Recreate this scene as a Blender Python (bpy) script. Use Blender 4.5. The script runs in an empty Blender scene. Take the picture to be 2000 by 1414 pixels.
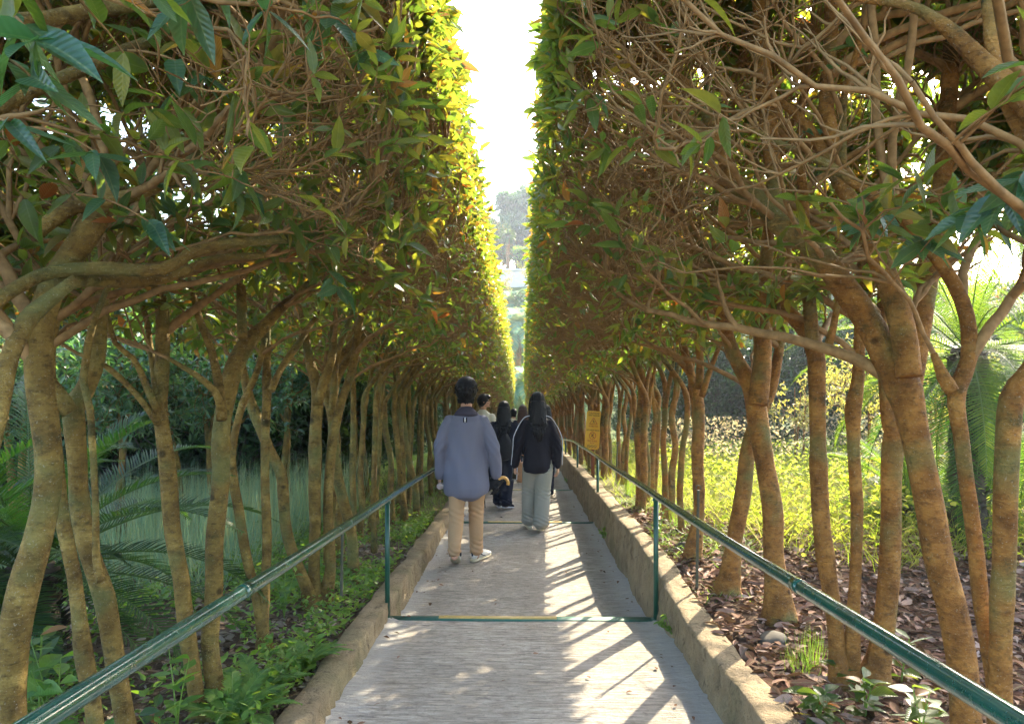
import bpy, bmesh, math, random
import numpy as np
from mathutils import Vector, Matrix
R = math.radians
rng = np.random.default_rng(7)
random.seed(7)
scn = bpy.context.scene
COL = scn.collection

# ------------------------------------------------------------------ camera, sky, sun, exposure
F = 1444.4
YAW = math.atan(20 / F)
cam_d = bpy.data.cameras.new('camera'); cam = bpy.data.objects.new('camera', cam_d); COL.objects.link(cam)
cam_d.sensor_width = 36; cam_d.lens = 26; cam_d.clip_start = 0.05; cam_d.clip_end = 2000
cam.location = (0, 0, 0); cam.rotation_euler = (R(90), 0, YAW)
scn.camera = cam
SUN_EL, SUN_AZ = R(30.5), R(33)          # azimuth measured from +Y towards +X
w = bpy.data.worlds.new('World'); scn.world = w; w.use_nodes = True
wn = w.node_tree; bg = wn.nodes['Background']
sky = wn.nodes.new('ShaderNodeTexSky'); sky.sky_type = 'NISHITA'; sky.sun_disc = False
sky.sun_elevation = SUN_EL; sky.sun_rotation = SUN_AZ; sky.dust_density = 2.5; sky.air_density = 1.0; sky.ozone_density = 1.0
wn.links.new(sky.outputs[0], bg.inputs[0]); bg.inputs[1].default_value = 0.15
sl = bpy.data.lights.new('sun', 'SUN'); sl.energy = 2.8; sl.angle = R(0.5); sl.color = (1.0, 0.87, 0.66)
so = bpy.data.objects.new('sun', sl); COL.objects.link(so)
sd = Vector((math.cos(SUN_EL) * math.sin(SUN_AZ), math.cos(SUN_EL) * math.cos(SUN_AZ), math.sin(SUN_EL)))
so.rotation_euler = sd.to_track_quat('Z', 'Y').to_euler()
scn.view_settings.view_transform = 'Standard'; scn.view_settings.look = 'None'
scn.view_settings.exposure = 3.05; scn.view_settings.gamma = 1
scn.cycles.max_bounces = 8; scn.cycles.transmission_bounces = 6; scn.cycles.transparent_max_bounces = 8
scn.cycles.diffuse_bounces = 6

FW = np.array([-math.sin(YAW), math.cos(YAW), 0.0]); RT = np.array([math.cos(YAW), math.sin(YAW), 0.0])
def P(px, py, d):
    return FW * d + RT * ((px - 1000) / F * d) + np.array([0, 0, (707 - py) / F * d])

# ------------------------------------------------------------------ terrain functions
SL = 0.0672; CH = 1.45
STEPS = [5.2, 9.7, 13.7, 18.2, 22.6, 27.0, 31.5, 36.0]
DROP = 0.11
def zpl(y):
    y = np.asarray(y, float)
    return -CH - SL * y - 0.0012 * np.clip(y - 14, 0, 30) ** 2
def kerb_r(y):
    return np.interp(y, [-3, 2, 4, 5, 5.6, 6.5, 9.5, 12, 25, 40], [.25, .22, .2, .25, .33, .37, .40, .42, .45, .45])
def smooth(a, b, x):
    t = np.clip((np.asarray(x, float) - a) / (b - a), 0, 1); return t * t * (3 - 2 * t)
def lump(x, y):
    return (np.sin(x * 1.7 + y * 0.6) * .5 + np.sin(x * .7 - y * 1.3 + 2) * .6 + np.sin(x * 4.1 + 1) * np.sin(y * 3.7) * .25)
def ground_z(x, y):
    x = np.asarray(x, float); y = np.asarray(y, float)
    base = zpl(y)
    hr = base + kerb_r(y) - .035 + .03 * lump(x, y) * smooth(1.2, 2.0, x) + smooth(2.5, 9, x) * .15 + smooth(9, 40, x) * 2.5
    hl = base + .035 + .03 * lump(x, y) * smooth(1.2, 2.0, -x) - smooth(2, 6, -x) * .12 + smooth(9, 40, -x) * 2.0
    z = np.where(x > 0, hr, hl)
    far = 6.3 + smooth(62, 130, y) * 6 + .3 * lump(x * .2, y * .2)
    t = smooth(38, 61, y)
    return z * (1 - t) + far * t
def path_z(y):
    y = float(y)
    prev = 0.7
    for s in STEPS:
        if y <= s:
            z0 = float(zpl(prev)) - (DROP if prev > 1 else .03); z1 = float(zpl(s)); return z0 + (z1 - z0) * (y - prev) / (s - prev)
        prev = s
    return float(zpl(y)) - DROP

# ------------------------------------------------------------------ object helpers
def tagk(o, label=None, cat=None, group=None, kind=None):
    if label: o['label'] = label
    if cat: o['category'] = cat
    if group: o['group'] = group
    if kind: o['kind'] = kind
    return o
def empty(name, loc, label=None, cat=None, group=None, rz=0):
    o = bpy.data.objects.new(name, None); COL.objects.link(o); o.location = loc; o.rotation_euler = (0, 0, rz)
    o.empty_display_size = .1
    return tagk(o, label, cat, group)
def bez(p0, p1, p2, p3, n):
    t = np.linspace(0, 1, n)[:, None]
    return (1 - t) ** 3 * p0 + 3 * (1 - t) ** 2 * t * p1 + 3 * (1 - t) * t * t * p2 + t ** 3 * p3
def norm(v):
    v = np.asarray(v, float); return v / (np.linalg.norm(v, axis=-1, keepdims=True) + 1e-9)

class MB:
    """collects vertices, triangles and quads and links them as one mesh object"""
    def __init__(s): s.v = []; s.t = []; s.q = []; s.n = 0; s.at = {}
    def add(s, V, T=None, Q=None):
        V = np.asarray(V, float).reshape(-1, 3)
        if T is not None and len(T): s.t.append(np.asarray(T).reshape(-1, 3) + s.n)
        if Q is not None and len(Q): s.q.append(np.asarray(Q).reshape(-1, 4) + s.n)
        s.v.append(V); s.n += len(V)
    def tubes(s, PT, RD, sides, cap=False):
        PT = np.asarray(PT, float); RD = np.asarray(RD, float)
        if PT.ndim == 2: PT = PT[None]; RD = RD[None]
        B, n, _ = PT.shape
        T = np.gradient(PT, axis=1); T = norm(T)
        ch = norm(PT[:, -1] - PT[:, 0])
        ref = np.where(np.abs(ch[:, 2:3]) > .8, np.array([[1., 0.13, 0]]), np.array([[0.1, 0, 1.]]))
        ref = norm(ref - ch * (ref * ch).sum(1, keepdims=True))
        N = norm(np.cross(T, ref[:, None, :])); Bn = np.cross(T, N)
        a = np.linspace(0, 2 * np.pi, sides, endpoint=False)
        V = PT[:, :, None, :] + RD[:, :, None, None] * (np.cos(a)[None, None, :, None] * N[:, :, None, :] + np.sin(a)[None, None, :, None] * Bn[:, :, None, :])
        i = np.arange(n - 1)[:, None]; j = np.arange(sides)[None, :]; j2 = (j + 1) % sides
        q = np.stack([i * sides + j + 0 * i, i * sides + j2 + 0 * i, (i + 1) * sides + j2, (i + 1) * sides + j], -1).reshape(-1, 4)
        Q = (q[None] + (np.arange(B) * n * sides)[:, None, None]).reshape(-1, 4)
        V = V.reshape(-1, 3)
        Tt = None
        if cap:
            m = len(V); caps = []; ex = []
            for b in range(B):
                for e, idx in ((0, 0), (1, n - 1)):
                    c = m + len(ex); ex.append(PT[b, idx])
                    base = b * n * sides + idx * sides
                    for k in range(sides):
                        k2 = (k + 1) % sides
                        caps.append((c, base + k2, base + k) if e == 0 else (c, base + k, base + k2))
            V = np.concatenate([V, np.array(ex)]); Tt = np.array(caps)
        s.add(V, Tt, Q)
    def box(s, lo, hi):
        x0, y0, z0 = lo; x1, y1, z1 = hi
        V = [(x0, y0, z0), (x1, y0, z0), (x1, y1, z0), (x0, y1, z0), (x0, y0, z1), (x1, y0, z1), (x1, y1, z1), (x0, y1, z1)]
        s.add(V, None, [(0, 3, 2, 1), (4, 5, 6, 7), (0, 1, 5, 4), (1, 2, 6, 5), (2, 3, 7, 6), (3, 0, 4, 7)])
    def inst(s, TV, TF, pos, X, Z, size):
        """instances of a leaf template: X = leaf direction, Z = leaf normal"""
        X = norm(X); Y = norm(np.cross(Z, X)); Z = np.cross(X, Y)
        size = np.asarray(size, float)
        if size.ndim == 1:
            q = np.random.default_rng(len(size)); size = np.stack([size, size * q.uniform(.75, 1.2, len(size)), size * q.uniform(.1, 2.6, len(size)) ], 1)
        L = TV[None] * size[:, None, :]
        V = pos[:, None] + L[..., 0:1] * X[:, None] + L[..., 1:2] * Y[:, None] + L[..., 2:3] * Z[:, None]
        k = len(TV); N = len(pos)
        TF = np.asarray(TF); Fa = (TF[None] + (np.arange(N) * k)[:, None, None]).reshape(-1, TF.shape[1])
        s.at[s.n] = np.tile(TV, (N, 1))
        if TF.shape[1] == 3: s.add(V, Fa, None)
        else: s.add(V, None, Fa)
    def build(s, name, mat, parent=None, smooth_=True, origin=(0, 0, 0)):
        me = bpy.data.meshes.new(name)
        V = np.concatenate(s.v) - np.asarray(origin, float) if s.v else np.zeros((0, 3))
        T = np.concatenate(s.t) if s.t else np.zeros((0, 3), int); Q = np.concatenate(s.q) if s.q else np.zeros((0, 4), int)
        me.vertices.add(len(V)); me.vertices.foreach_set('co', V.astype(np.float32).ravel())
        loops = np.concatenate([T.ravel(), Q.ravel()]).astype(np.int32)
        me.loops.add(len(loops)); me.loops.foreach_set('vertex_index', loops)
        nt, nq = len(T), len(Q)
        me.polygons.add(nt + nq)
        st = np.concatenate([np.arange(nt) * 3, nt * 3 + np.arange(nq) * 4]).astype(np.int32)
        me.polygons.foreach_set('loop_start', st)
        me.polygons.foreach_set('loop_total', np.concatenate([np.full(nt, 3), np.full(nq, 4)]).astype(np.int32))
        me.update(calc_edges=True)
        if smooth_: me.polygons.foreach_set('use_smooth', np.ones(nt + nq, bool))
        if s.at:
            A = np.zeros((len(V), 3), np.float32)
            for k_, a_ in s.at.items(): A[k_:k_ + len(a_)] = a_
            me.attributes.new('lf', 'FLOAT_VECTOR', 'POINT').data.foreach_set('vector', A.ravel())
        me.materials.append(mat)
        o = bpy.data.objects.new(name, me); COL.objects.link(o)
        if parent: o.parent = parent
        elif any(origin): o.location = origin
        return o

# ------------------------------------------------------------------ materials
def mat_new(name):
    m = bpy.data.materials.new(name); m.use_nodes = True; nt = m.node_tree
    for n in list(nt.nodes): nt.nodes.remove(n)
    out = nt.nodes.new('ShaderNodeOutputMaterial'); return m, nt, out
def nd(nt, t, **kw):
    n = nt.nodes.new(t)
    for k, v in kw.items():
        if k.startswith('i_'): n.inputs[k[2:].replace('_', ' ')].default_value = v
        else: setattr(n, k, v)
    return n
def ramp(nt, fac, stops, interp='LINEAR'):
    r = nt.nodes.new('ShaderNodeValToRGB'); r.color_ramp.interpolation = interp
    el = r.color_ramp.elements
    while len(el) < len(stops): el.new(.5)
    for e, (p, c) in zip(el, stops): e.position = p; e.color = (*c, 1) if len(c) == 3 else c
    nt.links.new(fac, r.inputs[0]); return r.outputs[0]
def coords(nt, kind='Object', scale=(1, 1, 1)):
    tc = nt.nodes.new('ShaderNodeTexCoord'); mp = nt.nodes.new('ShaderNodeMapping'); mp.inputs['Scale'].default_value = scale
    nt.links.new(tc.outputs[kind], mp.inputs[0]); return mp.outputs[0]
def noise(nt, vec, scale, detail=4, rough=.55, out='Fac', dist=0):
    n = nd(nt, 'ShaderNodeTexNoise'); n.inputs['Scale'].default_value = scale; n.inputs['Detail'].default_value = detail
    n.inputs['Roughness'].default_value = rough; n.inputs['Distortion'].default_value = dist
    nt.links.new(vec, n.inputs['Vector']); return n.outputs[out]
def mixc(nt, fac, a, b, mode='MIX'):
    m = nd(nt, 'ShaderNodeMix', data_type='RGBA', blend_type=mode)
    for s_, v in ((0, fac), (6, a), (7, b)):
        if hasattr(v, 'is_output'): nt.links.new(v, m.inputs[s_])
        else: m.inputs[s_].default_value = v if s_ == 0 else (*v, 1)
    return m.outputs[2]
def bump(nt, h, strength, dist):
    b = nd(nt, 'ShaderNodeBump'); b.inputs['Strength'].default_value = strength; b.inputs['Distance'].default_value = dist
    nt.links.new(h, b.inputs['Height']); return b.outputs[0]
def prin(nt, out, col, rough=.6, normal=None, spec=.4, metal=0, **kw):
    p = nd(nt, 'ShaderNodeBsdfPrincipled'); p.inputs['Metallic'].default_value = metal
    p.inputs['Specular IOR Level'].default_value = spec
    if hasattr(col, 'is_output'): nt.links.new(col, p.inputs['Base Color'])
    else: p.inputs['Base Color'].default_value = (*col, 1)
    if hasattr(rough, 'is_output'): nt.links.new(rough, p.inputs['Roughness'])
    else: p.inputs['Roughness'].default_value = rough
    if normal is not None: nt.links.new(normal, p.inputs['Normal'])
    for k, v in kw.items(): p.inputs[k].default_value = v
    if out is not None: nt.links.new(p.outputs[0], out.inputs[0])
    return p
def simple(name, c1, c2=None, scale=20, rough=.6, bumpd=.002, spec=.4, metal=0, stretch=(1, 1, 1), **kw):
    m, nt, out = mat_new(name); v = coords(nt, 'Object', stretch)
    n = noise(nt, v, scale)
    c2 = c2 or tuple(x * .75 for x in c1)
    c = ramp(nt, n, [(.3, c1), (.7, c2)])
    prin(nt, out, c, rough, bump(nt, n, .6, bumpd) if bumpd else None, spec, metal, **kw); return m
def nd_math(nt, op, a, b):
    n = nd(nt, 'ShaderNodeMath', operation=op); nt.links.new(a, n.inputs[0]); n.inputs[1].default_value = b; return n.outputs[0]
def leaf_mat(name, stops, tr, trf=.45, rough=.36, spec=.5):
    m, nt, out = mat_new(name)
    g = nd(nt, 'ShaderNodeNewGeometry'); rpi = g.outputs['Random Per Island']
    c = ramp(nt, rpi, stops); c2 = ramp(nt, rpi, tr)
    v = coords(nt); n = noise(nt, v, 60, 2)
    c = mixc(nt, n, c, mixc(nt, .5, c, (.02, .03, .01)), 'MIX')
    at = nd(nt, 'ShaderNodeAttribute', attribute_name='lf'); sp_ = nd(nt, 'ShaderNodeSeparateXYZ'); nt.links.new(at.outputs['Vector'], sp_.inputs[0])
    ay = nd_math(nt, 'ABSOLUTE', sp_.outputs[1], 0); rib = ramp(nt, ay, [(.006, (1, 1, 1)), (.016, (0, 0, 0))])
    c = mixc(nt, mixc(nt, 1.0, rib, (.45, .45, .45), 'MULTIPLY'), c, mixc(nt, .5, c, (.45, .5, .2)))
    q_ = nd(nt, 'ShaderNodeMath', operation='MULTIPLY_ADD'); nt.links.new(ay, q_.inputs[0]); q_.inputs[1].default_value = -1.1; nt.links.new(sp_.outputs[0], q_.inputs[2])
    sv = nd_math(nt, 'SINE', nd_math(nt, 'MULTIPLY', q_.outputs[0], 62), 0)
    bl = noise(nt, v, 22, 3, .7); c = mixc(nt, ramp(nt, bl, [(.60, (0, 0, 0)), (.72, (.6, .6, .6))]), c, (.12, .09, .03))
    p = prin(nt, None, c, rough, bump(nt, sv, .35, .0012), spec)
    t = nd(nt, 'ShaderNodeBsdfTranslucent'); nt.links.new(mixc(nt, ramp(nt, bl, [(.4, (0, 0, 0)), (.75, (.45, .45, .45))]), c2, (.10, .13, .02)), t.inputs[0])
    mx = nd(nt, 'ShaderNodeMixShader'); mx.inputs[0].default_value = trf
    nt.links.new(p.outputs[0], mx.inputs[1]); nt.links.new(t.outputs[0], mx.inputs[2]); nt.links.new(mx.outputs[0], out.inputs[0])
    return m
M = {}
M['leaf'] = leaf_mat('glossy_leaf', [(0, (.03, .085, .03)), (.35, (.045, .12, .03)), (.8, (.08, .16, .03)), (.94, (.13, .17, .03)), (.98, (.30, .18, .03)), (1, (.30, .09, .02))],
                     [(0, (.20, .36, .03)), (.4, (.34, .46, .035)), (.82, (.54, .47, .035)), (.95, (.62, .30, .03)), (1, (.55, .15, .03))], .48, .34)
M['leaf_dark'] = leaf_mat('evergreen_leaf', [(0, (.018, .05, .022)), (.5, (.03, .08, .03)), (1, (.05, .11, .035))],
                          [(0, (.06, .16, .03)), (1, (.14, .26, .03))], .3, .5, .2)
M['leaf_teal'] = leaf_mat('camellia_leaf', [(0, (.03, .10, .06)), (.5, (.05, .14, .07)), (1, (.09, .18, .07))],
                          [(0, (.10, .3, .06)), (1, (.25, .45, .06))], .35, .3, .6)
M['leaf_pale'] = leaf_mat('pale_leaf', [(0, (.18, .2, .05)), (.5, (.26, .26, .07)), (1, (.35, .26, .10))],
                          [(0, (.5, .55, .06)), (1, (.75, .6, .10))], .5, .45)
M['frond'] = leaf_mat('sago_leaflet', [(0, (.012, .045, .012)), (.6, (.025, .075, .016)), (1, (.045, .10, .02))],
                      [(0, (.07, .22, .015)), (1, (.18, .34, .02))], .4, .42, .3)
M['frond_sun'] = leaf_mat('sago_leaflet_sunlit', [(0, (.03, .085, .015)), (.6, (.05, .12, .02)), (1, (.09, .15, .03))],
                      [(0, (.18, .34, .02)), (1, (.30, .42, .03))], .5, .55, .2)  # sunlit look put into the colour: brighter copy of the sago leaflet
M['grass'] = leaf_mat('meadow_grass', [(0, (.06, .12, .02)), (.4, (.11, .17, .03)), (.8, (.19, .21, .05)), (1, (.30, .25, .10))],
                      [(0, (.36, .54, .03)), (.6, (.60, .66, .05)), (1, (.5, .42, .14))], .55, .7, .12)
M['seed'] = leaf_mat('seed_head', [(0, (.30, .26, .12)), (.6, (.42, .36, .18)), (1, (.36, .22, .14))],
                      [(0, (.5, .45, .2)), (1, (.6, .45, .25))], .4, .8, .1)
M['grass_blue'] = leaf_mat('blue_grass', [(0, (.18, .36, .24)), (.6, (.28, .46, .28)), (1, (.50, .50, .20))],
                      [(0, (.30, .55, .28)), (1, (.6, .62, .25))], .45, .5)
M['cover'] = leaf_mat('ground_cover_leaf', [(0, (.06, .17, .025)), (.6, (.11, .26, .04)), (1, (.20, .33, .05))],
                      [(0, (.25, .5, .03)), (1, (.5, .65, .05))], .45, .4)
M['dry'] = leaf_mat('dry_leaf', [(0, (.05, .022, .014)), (.3, (.14, .058, .036)), (.6, (.24, .115, .075)), (.82, (.34, .20, .15)), (1, (.46, .33, .27))],
                    [(0, (.15, .07, .03)), (1, (.3, .18, .08))], .10, .85, .12)
M['dry_pale'] = leaf_mat('pale_dry_leaf', [(0, (.12, .08, .06)), (.4, (.26, .18, .13)), (.8, (.40, .31, .24)), (1, (.5, .42, .34))], [(0, (.15, .07, .03)), (1, (.3, .18, .08))], .10, .85, .12)
def bark(name, a, b, c):
    m, nt, out = mat_new(name); v = coords(nt, 'Object'); vs = coords(nt, 'Object', (1, 1, 1.7))
    n1 = noise(nt, v, 9, 6, .6); n2 = noise(nt, vs, 34, 5, .65); n3 = noise(nt, v, 3.1, 3); n4 = noise(nt, v, 160, 3)
    col = ramp(nt, n1, [(.30, a), (.55, b), (.75, c)])
    col = mixc(nt, ramp(nt, n2, [(.50, (0, 0, 0)), (.70, (.7, .7, .7))]), col, tuple(x * .45 for x in a))
    col = mixc(nt, ramp(nt, n3, [(.50, (0, 0, 0)), (.62, (.65, .65, .65))]), col, (.13, .145, .045))     # lichen film
    n6 = noise(nt, v, 4.3, 5, .7); col = mixc(nt, ramp(nt, n6, [(.58, (0, 0, 0)), (.66, (.75, .75, .75))]), col, (.035, .04, .014))     # dark moss patches
    col = mixc(nt, ramp(nt, n4, [(.62, (0, 0, 0)), (.72, (.5, .5, .5))]), col, (.42, .38, .28))
    vr = coords(nt, 'Object', (4.5, 4.5, 24)); n5 = noise(nt, vr, 2.6, 5, .75, dist=1.0)          # lenticel rings
    col = mixc(nt, ramp(nt, n5, [(.58, (0, 0, 0)), (.70, (.28, .28, .28))]), col, tuple(min(1, x * 1.7) for x in c))
    col = mixc(nt, ramp(nt, n5, [(.28, (.4, .4, .4)), (.38, (0, 0, 0))]), col, tuple(x * .5 for x in a))
    vp = nd(nt, 'ShaderNodeTexVoronoi'); vp.inputs['Scale'].default_value = 5.5; nt.links.new(v, vp.inputs['Vector'])
    col = mixc(nt, ramp(nt, vp.outputs['Distance'], [(.06, (.8, .8, .8)), (.12, (0, 0, 0))]), col, tuple(x * .3 for x in a))
    h = nd(nt, 'ShaderNodeMath', operation='ADD'); nt.links.new(n2, h.inputs[0]); nt.links.new(n1, h.inputs[1])
    prin(nt, out, col, .82, bump(nt, h.outputs[0], 1.0, .02), .25); return m
M['bark_l'] = bark('smooth_olive_bark', (.095, .055, .012), (.225, .145, .034), (.38, .27, .075))
M['bark_r'] = bark('smooth_brown_bark', (.120, .050, .010), (.29, .135, .028), (.44, .235, .058))
M['twig'] = simple('twig_bark', (.33, .20, .078), (.17, .10, .038), 30, .8, .001, .2)
M['dark_bark'] = simple('dark_bark', (.09, .07, .045), (.04, .032, .022), 20, .85, .006, .2)

def concrete_path():
    m, nt, out = mat_new('brushed_concrete'); v = coords(nt, 'Object')
    vs = coords(nt, 'Object', (3.2, 22, 1)); vs2 = coords(nt, 'Object', (7, 52, 1))
    n0 = noise(nt, v, 1.3, 5, .6); n1 = noise(nt, vs, 1.6, 5, .65, dist=.6); n2 = noise(nt, vs2, 1.4, 4, .7, dist=.3); n3 = noise(nt, v, 24, 6, .7); n5 = noise(nt, v, 120, 4, .7)
    c = ramp(nt, n1, [(.34, (.17, .145, .112)), (.48, (.33, .285, .225)), (.62, (.47, .415, .335))])
    c = mixc(nt, ramp(nt, noise(nt, v, 2.3, 4), [(.35, (.2, .2, .2)), (.65, (.75, .75, .75))]), c, ramp(nt, n2, [(.38, (.10, .088, .07)), (.46, (.31, .275, .225)), (.64, (.58, .53, .45))]))
    c = mixc(nt, ramp(nt, n0, [(.42, (0, 0, 0)), (.62, (.45, .45, .45))]), c, (.21, .18, .14))
    c = mixc(nt, ramp(nt, n3, [(.52, (0, 0, 0)), (.68, (.65, .65, .65))]), c, (.15, .13, .10))
    c = mixc(nt, ramp(nt, n5, [(.60, (0, 0, 0)), (.74, (.6, .6, .6))]), c, (.10, .095, .085))
    # pale lime margins along both edges
    sx = nd(nt, 'ShaderNodeSeparateXYZ'); nt.links.new(v, sx.inputs[0])
    ab = nd(nt, 'ShaderNodeMath', operation='ABSOLUTE'); nt.links.new(sx.outputs[0], ab.inputs[0])
    ad = nd(nt, 'ShaderNodeMath', operation='MULTIPLY_ADD'); nt.links.new(n3, ad.inputs[0]); ad.inputs[1].default_value = .25; nt.links.new(ab.outputs[0], ad.inputs[2])
    c = mixc(nt, ramp(nt, ad.outputs[0], [(.86, (0, 0, 0)), (1.0, (.55, .55, .55))]), c, (.50, .49, .46))
    # cracks
    vo = nd(nt, 'ShaderNodeTexVoronoi', feature='DISTANCE_TO_EDGE'); vo.inputs['Scale'].default_value = .55
    wv = nd(nt, 'ShaderNodeVectorMath', operation='ADD'); nz = noise(nt, v, 5, 4, .6, 'Color')
    sc_ = nd(nt, 'ShaderNodeVectorMath', operation='SCALE'); sc_.inputs['Scale'].default_value = .35; nt.links.new(nz, sc_.inputs[0])
    nt.links.new(v, wv.inputs[0]); nt.links.new(sc_.outputs[0], wv.inputs[1]); nt.links.new(wv.outputs[0], vo.inputs['Vector'])
    cr = ramp(nt, vo.outputs['Distance'], [(0, (1, 1, 1)), (.006, (0, 0, 0))])
    mk = mixc(nt, 1.0, cr, ramp(nt, noise(nt, v, 1.1, 2), [(.62, (0, 0, 0)), (.66, (.6, .6, .6))]), 'MULTIPLY')
    c = mixc(nt, mk, c, (.07, .06, .05))
    h = nd(nt, 'ShaderNodeMath', operation='ADD'); nt.links.new(n1, h.inputs[0]); nt.links.new(n2, h.inputs[1])
    h2 = nd(nt, 'ShaderNodeMath', operation='MULTIPLY_ADD'); nt.links.new(n3, h2.inputs[0]); h2.inputs[1].default_value = .8; nt.links.new(h.outputs[0], h2.inputs[2])
    prin(nt, out, c, .8, bump(nt, h2.outputs[0], 1.0, .016), .3); return m
M['path'] = concrete_path()
def kerb_mat(name, a, b):
    m, nt, out = mat_new(name); v = coords(nt); vs = coords(nt, 'Object', (1, 1, .35))
    n1 = noise(nt, v, 5, 6, .65); n2 = noise(nt, vs, 16, 5, .6, dist=.5); n3 = noise(nt, v, 90, 4, .7); n4 = noise(nt, v, 2, 3)
    c = ramp(nt, n1, [(.3, b), (.62, a)])
    c = mixc(nt, ramp(nt, n3, [(.5, (0, 0, 0)), (.75, (.55, .55, .55))]), c, tuple(x * .45 for x in b))
    c = mixc(nt, ramp(nt, n4, [(.5, (0, 0, 0)), (.7, (.5, .5, .5))]), c, (.13, .13, .055))
    c = mixc(nt, ramp(nt, n2, [(.30, (.8, .8, .8)), (.42, (0, 0, 0))]), c, tuple(x * .35 for x in b))
    h = nd(nt, 'ShaderNodeMath', operation='MULTIPLY_ADD'); nt.links.new(n3, h.inputs[0]); h.inputs[1].default_value = .5; nt.links.new(n2, h.inputs[2])
    prin(nt, out, c, .85, bump(nt, h.outputs[0], 1.0, .028), .25); return m
M['kerb'] = kerb_mat('worn_kerb_cement', (.34, .255, .145), (.19, .14, .078))
def ground_mat():
    m, nt, out = mat_new('garden_soil'); v = coords(nt)
    n1 = noise(nt, v, 1.1, 5); n2 = noise(nt, v, 25, 6, .7); n3 = noise(nt, v, 70, 4, .7)
    c = ramp(nt, n2, [(.35, (.07, .045, .03)), (.55, (.16, .11, .075)), (.7, (.27, .20, .15))])
    sx = nd(nt, 'ShaderNodeSeparateXYZ'); nt.links.new(v, sx.inputs[0])
    far = ramp(nt, nd_math(nt, 'MULTIPLY', sx.outputs[1], .02), [(.12, (0, 0, 0)), (.3, (1, 1, 1))])
    g = ramp(nt, n1, [(.42, (0, 0, 0)), (.6, (1, 1, 1))])
    c = mixc(nt, mixc(nt, 1.0, far, (1, 1, 1), 'MULTIPLY'), c, mixc(nt, g, (.09, .12, .03), (.16, .17, .05)))
    prin(nt, out, c, .95, bump(nt, n3, .8, .02), .1); return m
M['soil'] = ground_mat()
M['rail'] = simple('green_gloss_enamel', (.008, .075, .052), (.003, .045, .032), 14, .13, .0003, .9, 0, **{'Coat Weight': 1.0, 'Coat Roughness': .04})
def rail_mat():
    m, nt, out = mat_new('green_handrail_enamel'); v = coords(nt); n1 = noise(nt, v, 7, 5, .7); n2 = noise(nt, v, 55, 4, .7)
    c = ramp(nt, n1, [(.35, (.010, .085, .058)), (.65, (.004, .045, .032))])
    k = mixc(nt, 1.0, ramp(nt, n2, [(.60, (0, 0, 0)), (.66, (1, 1, 1))]), ramp(nt, n1, [(.45, (0, 0, 0)), (.6, (1, 1, 1))]), 'MULTIPLY')
    c = mixc(nt, k, c, (.15, .10, .06))
    p = prin(nt, out, c, ramp(nt, n2, [(.4, (.10, .10, .10)), (.75, (.38, .38, .38))]), bump(nt, n2, .25, .0012), .8); p.inputs['Coat Weight'].default_value = .7; p.inputs['Coat Roughness'].default_value = .08
    return m
M['rail'] = rail_mat()
M['post'] = simple('green_post_enamel', (.01, .075, .045), (.008, .05, .03), 25, .35, .0006, .5)
M['strip_green'] = simple('scuffed_green_paint', (.012, .12, .075), (.07, .14, .10), 30, .6, .002)
M['strip_yellow'] = simple('brass_edge', (.60, .42, .12), (.42, .30, .10), 40, .4, .001, .5, .3)
M['stake'] = simple('rusty_rebar', (.10, .085, .05), (.06, .07, .04), 60, .8, .003)
M['rock'] = simple('grey_rock', (.085, .07, .05), (.04, .036, .025), 9, .9, .01)
M['sign'] = simple('yellow_sign_board', (.72, .44, .035), (.66, .39, .03), 6, .45, 0)
M['ink'] = simple('black_print', (.03, .025, .015), None, 6, .5, 0)
M['redink'] = simple('red_print', (.42, .06, .02), None, 6, .5, 0)
M['signpost'] = simple('red_brown_post', (.22, .07, .035), None, 20, .6, .001)
M['white_wall'] = simple('white_render', (.50, .485, .45), (.42, .41, .38), 3, .8, .002)

# ------------------------------------------------------------------ ground sheet, path, kerbs
def build_ground():
    xs = np.unique(np.concatenate([np.linspace(-140, -12, 30), np.linspace(-12, -4, 28), np.linspace(-4, 4, 90), np.linspace(4, 12, 28), np.linspace(12, 140, 30)]))
    ys = np.unique(np.concatenate([np.linspace(-30, -1, 16), np.linspace(-1, 9, 110), np.linspace(9, 20, 60), np.linspace(20, 66, 70), np.linspace(66, 420, 40)]))
    X, Y = np.meshgrid(xs, ys); Z = ground_z(X, Y)
    Z = Z + .012 * np.sin(X * 23 + Y * 11) * np.sin(Y * 19 - X * 7)
    inside = (np.abs(X) < 1.08) & (Y < 37.5)
    Z = np.where(inside, zpl(Y) - .7, Z)
    V = np.stack([X, Y, Z], -1).reshape(-1, 3); n = len(xs)
    i, j = np.meshgrid(np.arange(len(ys) - 1), np.arange(n - 1), indexing='ij'); a = (i * n + j).ravel()
    b = MB(); b.add(V, None, np.stack([a, a + 1, a + n + 1, a + n], -1))
    tagk(b.build('ground', M['soil']), kind='structure')
build_ground()

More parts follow.
